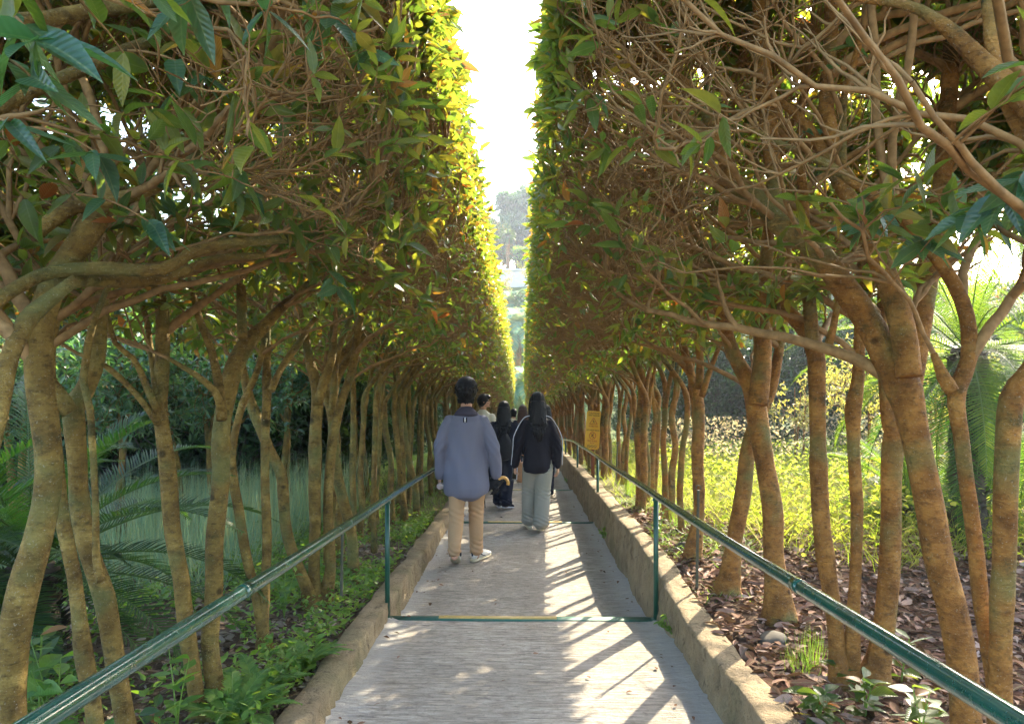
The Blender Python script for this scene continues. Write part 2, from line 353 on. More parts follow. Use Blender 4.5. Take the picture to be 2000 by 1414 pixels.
def build_path():
    b = MB(); prev = -1.5
    xs = np.linspace(-1.0, 1.02, 40)
    segs = []
    z_start = path_z(0.7)
    for k, s in enumerate(STEPS + [38.0]):
        n = max(6, int((s - prev) / .12)); ys = np.linspace(prev, s, n)
        z0 = (float(zpl(prev)) - DROP) if k else float(zpl(.7)) - .03 + (float(zpl(5.2)) - float(zpl(.7)) + .03) * (-2.2 / 4.5)
        z1 = float(zpl(s)) if k < len(STEPS) else float(zpl(s)) - DROP
        X, Y = np.meshgrid(xs, ys); Z = z0 + (z1 - z0) * (Y - prev) / (s - prev)
        Z = Z + .004 * np.sin(X * 5 + Y * 3) * np.sin(Y * 7) * smooth(0, .1, s - Y) * smooth(0, .1, Y - prev) + .012 * smooth(.8, 1.0, np.abs(X))
        V = np.stack([X, Y, Z], -1).reshape(-1, 3); m = len(xs)
        i, j = np.meshgrid(np.arange(n - 1), np.arange(m - 1), indexing='ij'); a = (i * m + j).ravel()
        b.add(V, None, np.stack([a, a + 1, a + m + 1, a + m], -1))
        if k < len(STEPS):   # riser
            top = V[-m:]; bot = top.copy(); bot[:, 2] -= .16; bot[:, 1] += .0
            j = np.arange(m - 1); b.add(np.concatenate([top, bot]), None, np.stack([j, j + 1, j + 1 + m, j + m], -1))
        prev = s
    tagk(b.build('path', M['path']), kind='structure')
build_path()

def build_kerb(side):
    rs = np.random.default_rng(3 + side)
    ys = np.arange(-1.5, 38, .045); n = len(ys)
    def fb(seed, f): 
        r2 = np.random.default_rng(seed); 
        return sum(np.interp(ys, np.arange(-2, 40, 1 / (f * 2 ** k)), r2.normal(size=len(np.arange(-2, 40, 1 / (f * 2 ** k)))) / 1.7 ** k) for k in range(4))
    if side > 0:
        xi, xo = .965, 1.135; top = zpl(ys) + kerb_r(ys)
    else:
        xi, xo = .935, 1.085; top = zpl(ys) + np.interp(ys, [0, 3, 6, 12, 30], [.095, .10, .12, .15, .18])
    prof = []   # (x, z) rings from inner bottom to outer bottom
    base = zpl(ys) - .45
    m_face = 9
    rings = []
    for k in range(m_face):
        t = k / (m_face - 1)
        amp = .017 * (1 - .45 * t)
        chip = np.where(rs.random(n) > .80, rs.random(n) * -.034, 0) * (1 if k < m_face - 1 else .35)
        x = xi - .030 * (1 - t) + amp * fb(10 * k + side + 5, 2.2) * .55 + chip * -1
        z = base + (top - .012 - base) * (t if k else 0)
        z = np.where(k > 0, top - (1 - t) * np.maximum(.36, 0) - .012, base)
        rings.append((x, z))
    rings.append((xi + .014 + .004 * fb(77, 2), top))
    rings.append((xi + .06 + 0 * ys, top + .002 * fb(78, 3)))
    rings.append((xo - .05 + .004 * fb(79, 2), top + .003 * fb(80, 3)))
    rings.append((xo - .012 + .012 * fb(81, 1.5), top - .002))
    rings.append((xo + .012 * fb(81, 1.5), top - .016))
    rings.append((xo + .004 * ys * 0, top - .3))
    K = len(rings)
    V = np.zeros((n, K, 3))
    for k, (x, z) in enumerate(rings):
        V[:, k, 0] = side * x; V[:, k, 1] = ys; V[:, k, 2] = z
    i, j = np.meshgrid(np.arange(n - 1), np.arange(K - 1), indexing='ij'); a = (i * K + j).ravel()
    b = MB(); b.add(V.reshape(-1, 3), None, np.stack([a, a + K, a + K + 1, a + 1], -1))
    o = b.build('kerb', M['kerb']); tagk(o, kind='structure')
build_kerb(1); build_kerb(-1)

# ------------------------------------------------------------------ nosings, handrails, stakes
ORD = ['nearest', 'second', 'third', 'fourth', 'fifth', 'sixth', 'seventh', 'eighth']
NOSE_LAB = ['green steel strip with long bent brass insert across the nearest path step', 'green strip with brass insert across the step just behind the walking woman in grey trousers',
            'worn strip across the step ahead of the woman with the black backpack', 'step edge strip fourth down the path', 'step edge strip fifth down the path']
for k, s in enumerate(STEPS[:5]):
    z = float(zpl(s))
    t = empty('step_nosing', (0, s, z), NOSE_LAB[k], 'step edge', 'metal strips on the path steps')
    b = MB(); b.box((-.94, -.075, .003), (.93, .012, .009)); b.box((-.94, .003, -.05), (.93, .0118, .0028)); b.build('green_bar', M['strip_green'], t, False)
    x0, x1 = ((-.585, .24) if k == 0 else (-.45, .52))
    b = MB()
    xs = np.linspace(x0, x1, 14); yb = .01 * np.sin((xs - x0) * 2.3)
    for a in range(13):
        b.add([(xs[a], -.036 - yb[a], .012), (xs[a + 1], -.036 - yb[a + 1], .012), (xs[a + 1], .008 - yb[a + 1], .015), (xs[a], .008 - yb[a], .015),
               (xs[a], -.036 - yb[a], .004), (xs[a + 1], -.036 - yb[a + 1], .004), (xs[a + 1], .008 - yb[a + 1], .004), (xs[a], .008 - yb[a], .004)],
              None, [(0, 1, 2, 3), (0, 4, 5, 1), (3, 2, 6, 7)])
    b.build('brass_insert', M['strip_yellow'], t, False)

def handrail(side, y0, y1, posts, label):
    t = empty('handrail', (side * .95, 5.2, float(zpl(5.2))), label, 'handrail', 'green handrails beside the path')
    org = np.array(t.location)
    def rx(y): return side * (.945 if side < 0 else float(np.interp(y, [0, 5, 9.7, 18.2, 30], [.93, .93, .985, 1.06, 1.1])))
    ys = np.arange(y0, y1, .1)
    hh = .84 if side < 0 else .865
    pts = np.array([(rx(y), y, float(zpl(y)) + hh + .004 * math.sin(y * 1.3) - (.02 * max(0, y - 14.5) if side > 0 else 0)) for y in ys]) - org
    b = MB(); b.tubes(pts, np.full(len(pts), .0245), 20, True); b.build('rail', M['rail'], t)
    for s in posts:
        x = rx(s); b = MB(); zt = float(zpl(s)) + hh - .02; z0 = path_z(s - .02) - .02
        if side * x > .97: x = side * .955 if s > 12 else side * .955
        px = rx(s)
        b.tubes(np.array([(px, s - .03, zt), (px, s - .03, (zt + z0) / 2), (px, s - .03, z0)]) - org, np.full(3, .0175), 14, True)
        b.tubes(np.array([(px, s - .03, z0 + .022), (px, s - .03, z0 + .03)]) - org, np.full(2, .036), 14, True)
        po = b.build('post', M['post'], t)
        cb = MB(); cb.tubes(np.array([(px, s - .03, zt - .012), (px, s - .03, zt + .004)]) - org, np.full(2, .024), 14, True)
        cb.build('post_collar', M['post'], po)
    for s in posts:
        yj = s + 1.7; 
        if yj < y1 - .2:
            q = np.array([(rx(yj + e), yj + e, float(zpl(yj + e)) + hh + .004 * math.sin((yj + e) * 1.3) - (.02 * max(0, yj + e - 14.5) if side > 0 else 0)) for e in (-.03, .03)]) - org
            cb = MB(); cb.tubes(q, np.full(2, .0256), 18, True); cb.build('rail_joint', M['rail'], t)
handrail(-1, .5, 24, [.8, 5.2, 9.7, 13.7, 18.2, 22.6], 'green tube handrail on posts along the left kerb of the path')
handrail(1, .5, 30, [.8, 5.2, 9.7, 13.7, 18.2, 22.6, 27], 'green tube handrail on posts beside the sunny right kerb')

def stake(px, py0, py1, d, label):
    p0 = P(px, py0, d); p1 = P(px - 3, py1, d)
    t = empty('metal_stake', tuple(p1), label, 'stake', 'rebar stakes in the beds')
    b = MB(); n = 40; zz = np.linspace(0, 1, n)[:, None]; pts = (p0 - p1)[None] * zz
    b.tubes(pts, .0095 + .0016 * (np.arange(n) % 2), 8, True); b.build('rod', M['stake'], t)
    b = MB(); a = np.linspace(-.6, 3.7, 12); r = .016
    b.tubes(np.stack([np.cos(a) * r, 0 * a, np.sin(a) * r + r], -1) + (p0 - p1), np.full(12, .005), 6, True); b.build('loop', M['stake'], t)
stake(1364, 957, 1150, 5.0, 'rusty ribbed stake standing in dry leaves just outside the right kerb')
stake(1206, 868, 945, 10.5, 'far slim green stake behind the right handrail near the yellow sign')
stake(669, 1035, 1215, 5.1, 'thin grey green stake in low plants outside the left kerb')

# ------------------------------------------------------------------ leaf templates
def leaf_hi(wd=.17, fold=.055, droop=.14):
    xs = [0, .12, .32, .55, .78, 1.0]; ws = [.02, .11, wd, wd * .95, wd * .55, 0.0]
    V = []
    for x, w_ in zip(xs, ws):
        z = -droop * x * x
        V += [(x, w_, z + fold * (w_ / wd)), (x, 0, z), (x, -w_, z + fold * (w_ / wd))]
    Fq = []
    for k in range(5):
        a = k * 3; Fq += [(a, a + 1, a + 4, a + 3), (a + 1, a + 2, a + 5, a + 4)]
    return np.array(V, float), np.array(Fq)
def leaf_mid(wd=.18):
    return np.array([(0, 0, 0), (.28, wd * .85, .04), (.66, wd * .8, 0), (1, 0, -.12), (.66, -wd * .8, 0), (.28, -wd * .85, .04), (.28, 0, 0), (.66, 0, -.045)], float), \
        np.array([(0, 6, 1, 1), (6, 7, 2, 1), (7, 3, 2, 2), (0, 5, 6, 6), (5, 4, 7, 6), (4, 3, 7, 7)])
def fixdeg(Fq):   # split the degenerate quads of leaf_mid into triangles
    T = []
    for q in Fq:
        q = list(dict.fromkeys(q))
        T.append(q[:3])
        if len(q) == 4: T.append([q[0], q[2], q[3]])
    return np.array(T)
LH = leaf_hi(); LHW = leaf_hi(.24, .05, .10)
_v, _f = leaf_mid(); LM = (_v, fixdeg(_f))
LL = (np.array([(0, 0, 0), (.42, .2, .05), (1, 0, -.1), (.42, -.2, .05)], float), np.array([(0, 2, 1), (0, 3, 2)]))

# ------------------------------------------------------------------ trees
def catmull(p, step):
    p = np.asarray(p, float); out = []
    q = np.vstack([2 * p[0] - p[1], p, 2 * p[-1] - p[-2]])
    for i in range(1, len(q) - 2):
        L = np.linalg.norm(q[i + 1][:3] - q[i][:3]); n = max(2, int(L / step))
        t = np.linspace(0, 1, n, endpoint=False)[:, None]
        a, b_, c, d = q[i - 1], q[i], q[i + 1], q[i + 2]
        out.append(.5 * ((2 * b_) + (-a + c) * t + (2 * a - 5 * b_ + 4 * c - d) * t * t + (-a + 3 * b_ - 3 * c + d) * t ** 3))
    out.append(p[-1:]); return np.vstack(out)

class Tree:
    def __init__(s, seed):
        s.r = np.random.default_rng(seed); s.P = np.zeros((0, 3)); s.D = np.zeros((0, 3)); s.Rd = np.zeros(0); s.L = np.zeros(0)
        s.trunk = MB(); s.br = MB(); s.tw = []; s.leaves = []
    def nodes(s, pts, rad, lvl):
        d = norm(np.gradient(pts, axis=0)); s.P = np.vstack([s.P, pts]); s.D = np.vstack([s.D, d])
        s.Rd = np.concatenate([s.Rd, rad]); s.L = np.concatenate([s.L, np.full(len(pts), lvl)])
    def stem(s, pr, lvl0=0, knob=True, sides=14, min_node_z=-9):
        """pr: rows x,y,z,r from bottom to top"""
        q = catmull(pr, .045); pts, rad = q[:, :3].copy(), np.maximum(q[:, 3], .003)
        n = len(pts); k = s.r.normal(size=(n // 6 + 3, 3)); u = np.linspace(0, len(k) - 1.01, n); i = u.astype(int); f = (u - i)[:, None]
        wob = (k[i] * (1 - f) + k[i + 1] * f); pts[:, :2] += wob[:, :2] * .005
        rad = rad * (1 + .045 * wob[:, 2])
        if knob:
            for _ in range(max(1, n // 26)):
                c = s.r.integers(1, max(3, n - 2)); rad = rad * (1 + .13 * np.exp(-((np.arange(n) - c) / 1.3) ** 2))
        s.trunk.tubes(pts, rad, sides, True)
        ok = pts[:, 2] > min_node_z
        if ok.any(): s.nodes(pts[ok][::2], rad[ok][::2], lvl0)
    def grow(s, targets, lvl_ok, r0, r1, lvl, nseg=8, up=.8, curl=.35, maxd=1.4, wig=.02, sides=4, store_twig=False, mind=.05):
        PT = []; RD = []
        add = []
        for t in targets:
            d = s.P - t; dist = np.linalg.norm(d, axis=1)
            cost = dist + up * np.maximum(0, s.P[:, 2] - (t[2] - .35 * dist)) + np.where(np.isin(s.L, lvl_ok), 0, 9) + np.where(dist < mind, 5, 0)
            al = -(d * s.D).sum(1) / (dist + 1e-6)
            cost = cost + .55 * dist * (1 - al) + s.r.random(len(cost)) * .08
            i = int(np.argmin(cost)); a = s.P[i]; L = dist[i]
            if L > maxd * 2: continue
            chord = (t - a) / (L + 1e-6)
            side = s.r.normal(size=3) * .12
            d0 = norm(s.D[i] * .45 + chord * .8 + side); d1 = norm(chord + np.array([0, 0, .30]) + s.r.normal(size=3) * .15)
            pts = bez(a, a + d0 * L * curl, t - d1 * L * curl, t, nseg)
            w_ = s.r.normal(size=(nseg, 3)) * wig * L; w_[0] = 0; w_[-1] = 0; pts = pts + w_
            ra = min(r0 * s.r.uniform(.75, 1.25), s.Rd[i] * .8); rb = min(r1, ra * .8)
            rad = np.linspace(ra, rb, nseg); rad[0] *= 1.12
            PT.append(pts); RD.append(rad); add.append((pts[1:], rad[1:]))
            if not store_twig: s.nodes(pts[1:], rad[1:], lvl)
        if PT:
            s.br.tubes(np.array(PT), np.array(RD), sides)
            if store_twig: s.tw.append(np.array(PT))
    def leafset(s, per, size, spread=.55, frm=.35, up=.3):
        """leaves along the stored twigs"""
        out = []
        for PT in s.tw:
            B, n, _ = PT.shape
            u = s.r.uniform(frm, 1.0, (B, per)); u[:, 0] = 1.0
            x = u * (n - 1); i = np.minimum(x.astype(int), n - 2); f = (x - i)[..., None]
            bi = np.arange(B)[:, None]
            pos = PT[bi, i] * (1 - f) + PT[bi, i + 1] * f
            d = norm(PT[bi, i + 1] - PT[bi, i])
            rd = norm(s.r.normal(size=d.shape)); X = norm(d * .55 + rd * (spread + .5) + np.array([0, 0, up]) * .4)
            Z = norm(np.array([0, 0, 1.0]) + s.r.normal(size=d.shape) * .65)
            sz = s.r.uniform(size[0], size[1], pos.shape[:2])
            out.append((pos.reshape(-1, 3), X.reshape(-1, 3), Z.reshape(-1, 3), sz.ravel()))
        return [np.concatenate(c) for c in zip(*out)]

W_TOP = 3.55
def canopy_targets(r, n, side, yc, half, shell, zfun=zpl, rng_=(0, 1)):
    """points in the clipped canopy: an arch with its inner face beside the path"""
    u_in = .335 if side < 0 else .075; u_out = 2.6; rs_ = side > 0
    sec = r.uniform(rng_[0], rng_[1], n); out = np.zeros((n, 3))
    y = yc + r.uniform(-half, half, n)
    a = r.random(n)
    # where = inner face / top / outer face / underside
    u = np.where(sec < .30, np.interp(a, [0, .25, 1], [.52 if side < 0 else .44, u_in + .09, u_in + .05]), np.where(sec < .72, u_in + (u_out - u_in) * a, np.where(sec < .88, u_out - .15 + .15 * np.sin(a * 3), .6 + a * 1.9)))
    w_ = np.where(sec < .30, 1.95 + (W_TOP - 1.95) * a, np.where(sec < .72, W_TOP, np.where(sec < .88, (2.6 if rs_ else 2.1) + (W_TOP - (2.6 if rs_ else 2.1)) * a, 2.0 + (np.clip(a - .6, 0, 1) * 1.6 if rs_ else .12 * np.sin(a * 6)))))
    c = np.array([1.45, 2.55])                 # centre of the section
    f = shell + (1 - shell) * r.random(n) ** .5 if shell < 1 else 1 - np.abs(r.normal(0, .03, n))
    if np.ndim(f) == 0: f = np.full(n, f)
    u2 = c[0] + (u - c[0]) * f; w2 = c[1] + (w_ - c[1]) * f
    out[:, 0] = side * u2; out[:, 1] = y; out[:, 2] = zfun(y) + w2
    return out

def finish_tree(T, root, leafdata, lod, bark_m, extra=None, leafm=None):
    org = np.array(root.location)
    o1 = T.trunk.build('trunk', bark_m, root, origin=tuple(org)) if T.trunk.v else None
    T.br.build('branches', M['twig'], root, origin=tuple(org))
    b = MB(); pos, X, Z, sz = leafdata
    b.inst(lod[0], lod[1], pos, X, Z, sz)
    b.build('foliage', leafm or M['leaf'], root, origin=tuple(org))

def fill(T, side, yc, half, n1, n2, n3, per, size, zfun=zpl, inner=0, low=.09):
    r = T.r
    T.grow(canopy_targets(r, n1, side, yc, half * 1.0, .35, zfun), [0], .021, .009, 1, 14, .9, .33, 1.6, .0055, 7)
    T.grow(canopy_targets(r, n2, side, yc, half * 1.1, .45, zfun), [0, 1], .0115, .0048, 2, 10, .8, .33, 1.2, .009, 5)
    T.grow(canopy_targets(r, n2 * 2, side, yc, half * 1.15, .55, zfun), [1, 2], .0064, .003, 3, 8, .8, .33, .9, .014, 4)
    T.grow(canopy_targets(r, int(n3 * 1.5), side, yc, half * 1.2, .4, zfun, (0, .6)), [1, 2, 3], .0056, .0018, 5, 7, 1.0, .3, .9, .014, 3)
    T.grow(canopy_targets(r, int(n3 * .8), side, yc, half * 1.2, .55, zfun, (0, .5)), [3, 5], .0036, .0014, 5, 5, 1.0, .3, .6, .016, 3)
    ct = canopy_targets(r, int(n3 * .75), side, yc, half * 1.2, 1.0, zfun, (0, .33)); ct = ct[(ct[:, 2] - zfun(ct[:, 1]) > 3.05) | (r.random(len(ct)) < low)]
    T.grow(ct, [2, 3, 5], .0036, .0016, 4, 6, .8, .35, .7, .018, 3, True)
    lds = [T.leafset(4, (size[0] * .75, size[1] * .85))]; T.tw = []
    T.grow(canopy_targets(r, int(n3 * .85), side, yc, half * 1.2, 1.0, zfun, (.33, .88)), [2, 3], .0036, .0016, 4, 6, .8, .35, .7, .018, 3, True)
    lds.append(T.leafset(int(per * (1.15 if side > 0 else 1.05)), (size[0] * 1.15, size[1] * 1.25), 1.0, 0)); T.tw = []
    T.grow(canopy_targets(r, int(n3 * .08), side, yc, half * 1.2, 1.0, zfun, (.88, 1)), [2, 3], .0036, .0016, 4, 6, .8, .35, .7, .018, 3, True)
    lds.append(T.leafset(5, size))
    ld = [np.concatenate(c) for c in zip(*lds)]
    if inner:
        tw = T.tw; T.tw = []
        T.grow(canopy_targets(r, inner, side, yc, half, .3, zfun), [0, 1, 2], .0032, .0016, 4, 6, .8, .35, .5, .018, 3, True)
        l2 = T.leafset(5, (size[0] * 1.05, size[1] * 1.15)); ld = [np.concatenate([a, b_]) for a, b_ in zip(ld, l2)]
    return ld

def stem_px(lst, d0, d1=None, ground=True, rot=1.0, flare=1.25):
    """rows (px, py, width px) given top to bottom or bottom to top; depth runs d0 at the first row to d1 at the last"""
    d1 = d0 if d1 is None else d1; n = len(lst); rows = []
    for k, (x, y, wd) in enumerate(lst):
        d = d0 + (d1 - d0) * k / (n - 1); p = P(x, y, d); rows.append([*p, .93 * wd * d / F / 2])
    rows = np.array(rows)
    if rows[0, 2] > rows[-1, 2]: rows = rows[::-1]
    if ground:
        b0 = rows[0].copy(); gz = float(ground_z(b0[0], b0[1]))
        if b0[2] > gz + .12:
            dirx = (rows[0] - rows[1]); dirx = dirx / max(.05, abs(dirx[2])); k = b0[2] - gz
            nb = b0.copy(); nb[:2] += np.clip(dirx[:2] * k, -.12, .12); nb[2] = gz + .04; nb[3] *= 1.12
            rows = np.vstack([nb, rows])
        else: rows[0, 2] = gz + .04
        ft = rows[0].copy(); ft[2] = gz - .12; ft[3] = rows[0, 3] * 1.45
        rows = np.vstack([ft, rows]); rows[1, 3] *= flare * .95
    return rows

def row_tree(seed, side, label, stems, yc, half=.6, n=(8, 55, 520), per=8, size=(.075, .12), inner=60, lod=None, group=None):
    T = Tree(seed)
    for st in stems:
        T.stem(st, 0, True, 16, float(zpl(yc)) + 1.5)
    b0 = stems[0][0]
    root = empty('hedge_tree', (b0[0], b0[1], float(ground_z(b0[0], b0[1]))), label, 'tree', group or ('trees in the left row' if side < 0 else 'trees in the right row'))
    ld = fill(T, side, yc, half, n[0], n[1], n[2], per, size, inner=inner)
    finish_tree(T, root, ld, lod or LM, M['bark_l'] if side < 0 else M['bark_r'])
    return root

# traced trees of the left row
GL = 'trees in the left row'
row_tree(11, -1, 'thick left trunk bending right then forking into two long limbs across the picture', [
    stem_px([(230, 365, 42), (191, 421, 48), (170, 464, 50), (134, 517, 52), (106, 570, 53), (87, 630, 54), (80, 718, 55), (86, 801, 55), (94, 877, 54), (91, 963, 53), (71, 1054, 56), (45, 1144, 62), (25, 1256, 62), (22, 1414, 60)], 2.5, 2.15),
    stem_px([(60, 460, 32), (141, 406, 30), (247, 385, 30), (353, 336, 28), (389, 283, 26), (460, 226, 22), (530, 106, 16)], 2.35, 2.75, False),
    stem_px([(-60, 640, 30), (0, 584, 28), (53, 552, 27), (106, 531, 27), (198, 524, 26), (318, 527, 25), (371, 495, 24), (460, 474, 22), (580, 464, 17), (700, 421, 11)], 2.05, 2.7, False),
    stem_px([(110, 555, 34), (170, 545, 32), (250, 550, 27), (330, 542, 22), (420, 505, 18), (520, 500, 12)], 2.3, 2.8, False)],
    2.45, .7, (9, 60, 480), inner=150, lod=LH)
T12 = row_tree(12, -1, 'tree at the left picture edge with mossy trunk slanting into a dark limb', [
    stem_px([(150, 545, 26), (67, 612, 34), (46, 647, 36), (21, 700, 36), (2, 800, 34), (-25, 900, 34), (-60, 1050, 36), (-90, 1414, 44)], 2.2, 1.75),
    stem_px([(-40, 75, 40), (0, 46, 36), (88, 40, 33), (177, 21, 28), (300, 4, 22), (420, -30, 14)], 1.6, 2.0, False),
    stem_px([(-60, 250, 34), (60, 180, 28), (184, 127, 24), (247, 95, 22), (311, 71, 20), (346, 64, 14)], 1.9, 2.4, False)],
    1.5, .65, (8, 50, 360), inner=130, lod=LH)
row_tree(13, -1, 'left row tree with rough barked trunk, cut knob and slender shoot hugging it', [
    stem_px([(215, 500, 24), (205, 540, 28), (193, 610, 30), (185, 700, 32), (160, 765, 36), (140, 800, 40), (151, 902, 38), (162, 1028, 37), (182, 1104, 38), (202, 1165, 42), (217, 1256, 40), (227, 1331, 40), (242, 1414, 40)], 2.95, 2.75),
    stem_px([(85, 720, 22), (106, 755, 26), (122, 785, 32), (138, 806, 36)], 2.7, 2.75, False),
    stem_px([(250, 480, 9), (208, 570, 11), (177, 647, 13), (163, 718, 14), (162, 750, 14), (174, 801, 14), (179, 902, 13), (187, 1003, 13), (187, 1094, 15), (196, 1135, 18)], 2.75, 2.62, False)],
    3.0, .6, (8, 55, 460), inner=110, lod=LH)
row_tree(14, -1, 'slim leaning trunk between the thick left tree and the rough barked one', [
    stem_px([(110, 600, 20), (96, 700, 22), (104, 800, 26), (112, 870, 28), (121, 1003, 28), (136, 1104, 28), (151, 1205, 30), (162, 1281, 38), (177, 1356, 32), (187, 1414, 32)], 2.75, 2.6)],
    2.9, .5, (6, 30, 260), inner=60, lod=LH)
row_tree(15, -1, 'left tree whose straight pole trunk sends two thin arms leftward', [
    stem_px([(292, 380, 20), (300, 471, 24), (304, 541, 26), (315, 612, 27), (319, 718, 29), (313, 801, 30), (323, 902, 32), (338, 1054, 33), (353, 1154, 34), (374, 1281, 32), (384, 1356, 32), (391, 1420, 34)], 3.5, 3.4),
    stem_px([(205, 600, 9), (230, 670, 10), (261, 700, 12), (285, 755, 14), (308, 800, 17)], 3.3, 3.42, False),
    stem_px([(150, 690, 8), (198, 711, 10), (247, 753, 12), (280, 790, 14), (306, 828, 16)], 3.3, 3.42, False),
    stem_px([(262, 520, 10), (280, 600, 11), (292, 690, 12), (306, 770, 14)], 3.6, 3.42, False)],
    3.6, .55, (8, 50, 440), inner=100, lod=LH)
row_tree(16, -1, 'left tree with dark straight trunk curving into a long knobbly limb over the path', [
    stem_px([(800, 400, 9), (700, 470, 13), (654, 506, 15), (601, 559, 19), (551, 601, 22), (513, 640, 26), (484, 668, 34), (458, 716, 38), (445, 770, 38), (434, 851, 37), (429, 952, 36), (419, 1054, 36), (419, 1154, 38), (409, 1256, 38), (419, 1356, 40), (424, 1420, 44)], 4.1, 3.42),
    stem_px([(372, 545, 10), (389, 619, 13), (412, 690, 16), (428, 760, 20), (432, 820, 22)], 3.7, 3.5, False),
    stem_px([(330, 700, 9), (385, 735, 12), (420, 765, 15), (434, 800, 18)], 3.4, 3.47, False),
    stem_px([(455, 330, 12), (468, 450, 15), (470, 560, 17), (474, 660, 20)], 3.9, 3.6, False)],
    3.9, .6, (10, 60, 480), inner=110, lod=LH)
row_tree(17, -1, 'left row pair of thin twisting stems, one leaning steeply, joined at the foot', [
    stem_px([(540, 480, 10), (524, 600, 15), (520, 700, 17), (520, 776, 18), (518, 851, 18), (520, 952, 18), (523, 1054, 19), (520, 1144, 19), (518, 1215, 22), (514, 1290, 26)], 4.6, 4.35),
    stem_px([(520, 660, 12), (505, 725, 13), (470, 800, 15), (455, 880, 17), (458, 940, 19), (470, 1003, 20), (485, 1104, 21), (505, 1180, 22), (515, 1256, 24), (520, 1292, 28)], 4.5, 4.35),
    stem_px([(640, 590, 9), (590, 660, 12), (550, 720, 14), (530, 762, 16)], 4.8, 4.45, False)],
    4.7, .55, (8, 50, 420), inner=70)
row_tree(18, -1, 'clump of three left stems, the outer one zigzagging, beside the near handrail post', [
    stem_px([(470, 700, 14), (483, 760, 19), (495, 800, 21), (525, 877, 22), (550, 935, 23), (555, 1028, 22), (575, 1089, 23), (598, 1144, 24), (606, 1210, 30)], 5.2, 5.25),
    stem_px([(590, 600, 14), (603, 700, 18), (616, 745, 22), (621, 791, 25), (616, 902, 25), (613, 1028, 25), (613, 1129, 25), (616, 1208, 32)], 5.5, 5.3),
    stem_px([(655, 560, 12), (648, 690, 17), (632, 750, 20), (622, 790, 22)], 5.5, 5.35, False),
    stem_px([(720, 560, 12), (700, 640, 15), (688, 720, 17), (662, 801, 18), (648, 902, 19), (641, 1003, 20), (646, 1104, 21), (633, 1205, 30)], 5.6, 5.35)],
    5.5, .6, (9, 55, 420), inner=60)

def spray(root, seed, items, size=(.10, .135), wood='twig'):
    """leafy branchlets near the viewer: items are (px0, py0, d0, px1, py1, d1, leaves)"""
    r = np.random.default_rng(seed); org = tuple(root.location)
    for (a0, b0, d0, a1, b1, d1, nl) in items:
        sb = MB(); lb = MB()
        p0, p1 = P(a0, b0, d0), P(a1, b1, d1); L = np.linalg.norm(p1 - p0)
        pts = bez(p0, p0 + (p1 - p0) * .33 + [0, 0, .12 * L], p0 + (p1 - p0) * .7 + [0, 0, .10 * L], p1, 9); sb.tubes(pts, np.linspace(.0042, .002, 9), 6)
        u = np.concatenate([r.uniform(.35, .95, nl // 2), np.full(nl - nl // 2, 1.0)]); x = u * 8; k = np.minimum(x.astype(int), 7); f = (x - k)[:, None]
        pos = pts[k] * (1 - f) + pts[k + 1] * f; a = np.arange(nl) * 2.4 + r.random() * 6
        X = norm(norm(p1 - p0) * .5 + np.stack([np.cos(a), np.sin(a), r.uniform(-1.0, .15, nl)], 1)); Z = norm(np.array([0, -.35, 1.0]) + r.normal(size=(nl, 3)) * .4)
        lb.inst(LH[0], LH[1], pos, X, Z, r.uniform(*size, nl))
        br_ = sb.build('branchlet', M[wood], root, origin=org); lb.build('near_leaves', M['leaf_teal'], br_, origin=org)
spray(T12, 5, [(-60, 20, 1.25, 70, 80, 1.05, 9), (-40, 120, 1.2, 60, 150, 1.1, 6), (180, -60, 1.5, 370, -10, 1.4, 8), (330, -60, 1.7, 520, 20, 1.6, 7), (430, -50, 1.9, 640, 30, 1.9, 8), (-60, 260, 1.4, 20, 240, 1.3, 5),
    (60, 250, 1.8, 190, 300, 1.8, 6), (320, 330, 2.2, 480, 380, 2.2, 6), (150, 380, 2.1, 300, 440, 2.1, 6), (560, 120, 2.3, 720, 100, 2.3, 8), (600, 480, 2.8, 660, 560, 2.8, 5), (250, 100, 2.0, 400, 150, 2.0, 7)])

# traced trees of the right row
T31 = row_tree(31, 1, 'stoutest leaning right trunk, forking into two great limbs that sweep up over the path', [
    stem_px([(1262, 40, 12), (1300, 129, 18), (1345, 168, 22), (1379, 218, 28), (1414, 297, 32), (1439, 366, 36), (1493, 396, 44), (1523, 436, 52), (1577, 470, 54), (1647, 560, 54), (1700, 635, 58), (1742, 712, 72), (1768, 765, 66), (1790, 840, 58), (1812, 952, 56), (1835, 1079, 56), (1860, 1180, 56), (1879, 1306, 56), (1890, 1414, 60)], 3.1, 2.6),
    stem_px([(1478, -60, 26), (1483, 0, 30), (1490, 124, 31), (1503, 248, 33), (1518, 376, 36), (1524, 430, 40)], 3.1, 2.9, False),
    stem_px([(1450, 165, 10), (1518, 198, 15), (1577, 248, 20), (1622, 322, 28), (1656, 386, 34), (1691, 445, 38), (1735, 545, 44), (1765, 640, 48), (1775, 735, 50)], 2.95, 2.68, False),
    stem_px([(1622, -40, 25), (1622, 99, 28), (1617, 223, 30), (1640, 330, 32)], 2.95, 2.85, False),
    stem_px([(1695, 20, 11), (1668, 120, 13), (1648, 225, 15), (1650, 340, 16)], 2.6, 2.8, False)],
    2.8, .7, (9, 70, 520), inner=18, lod=LH)
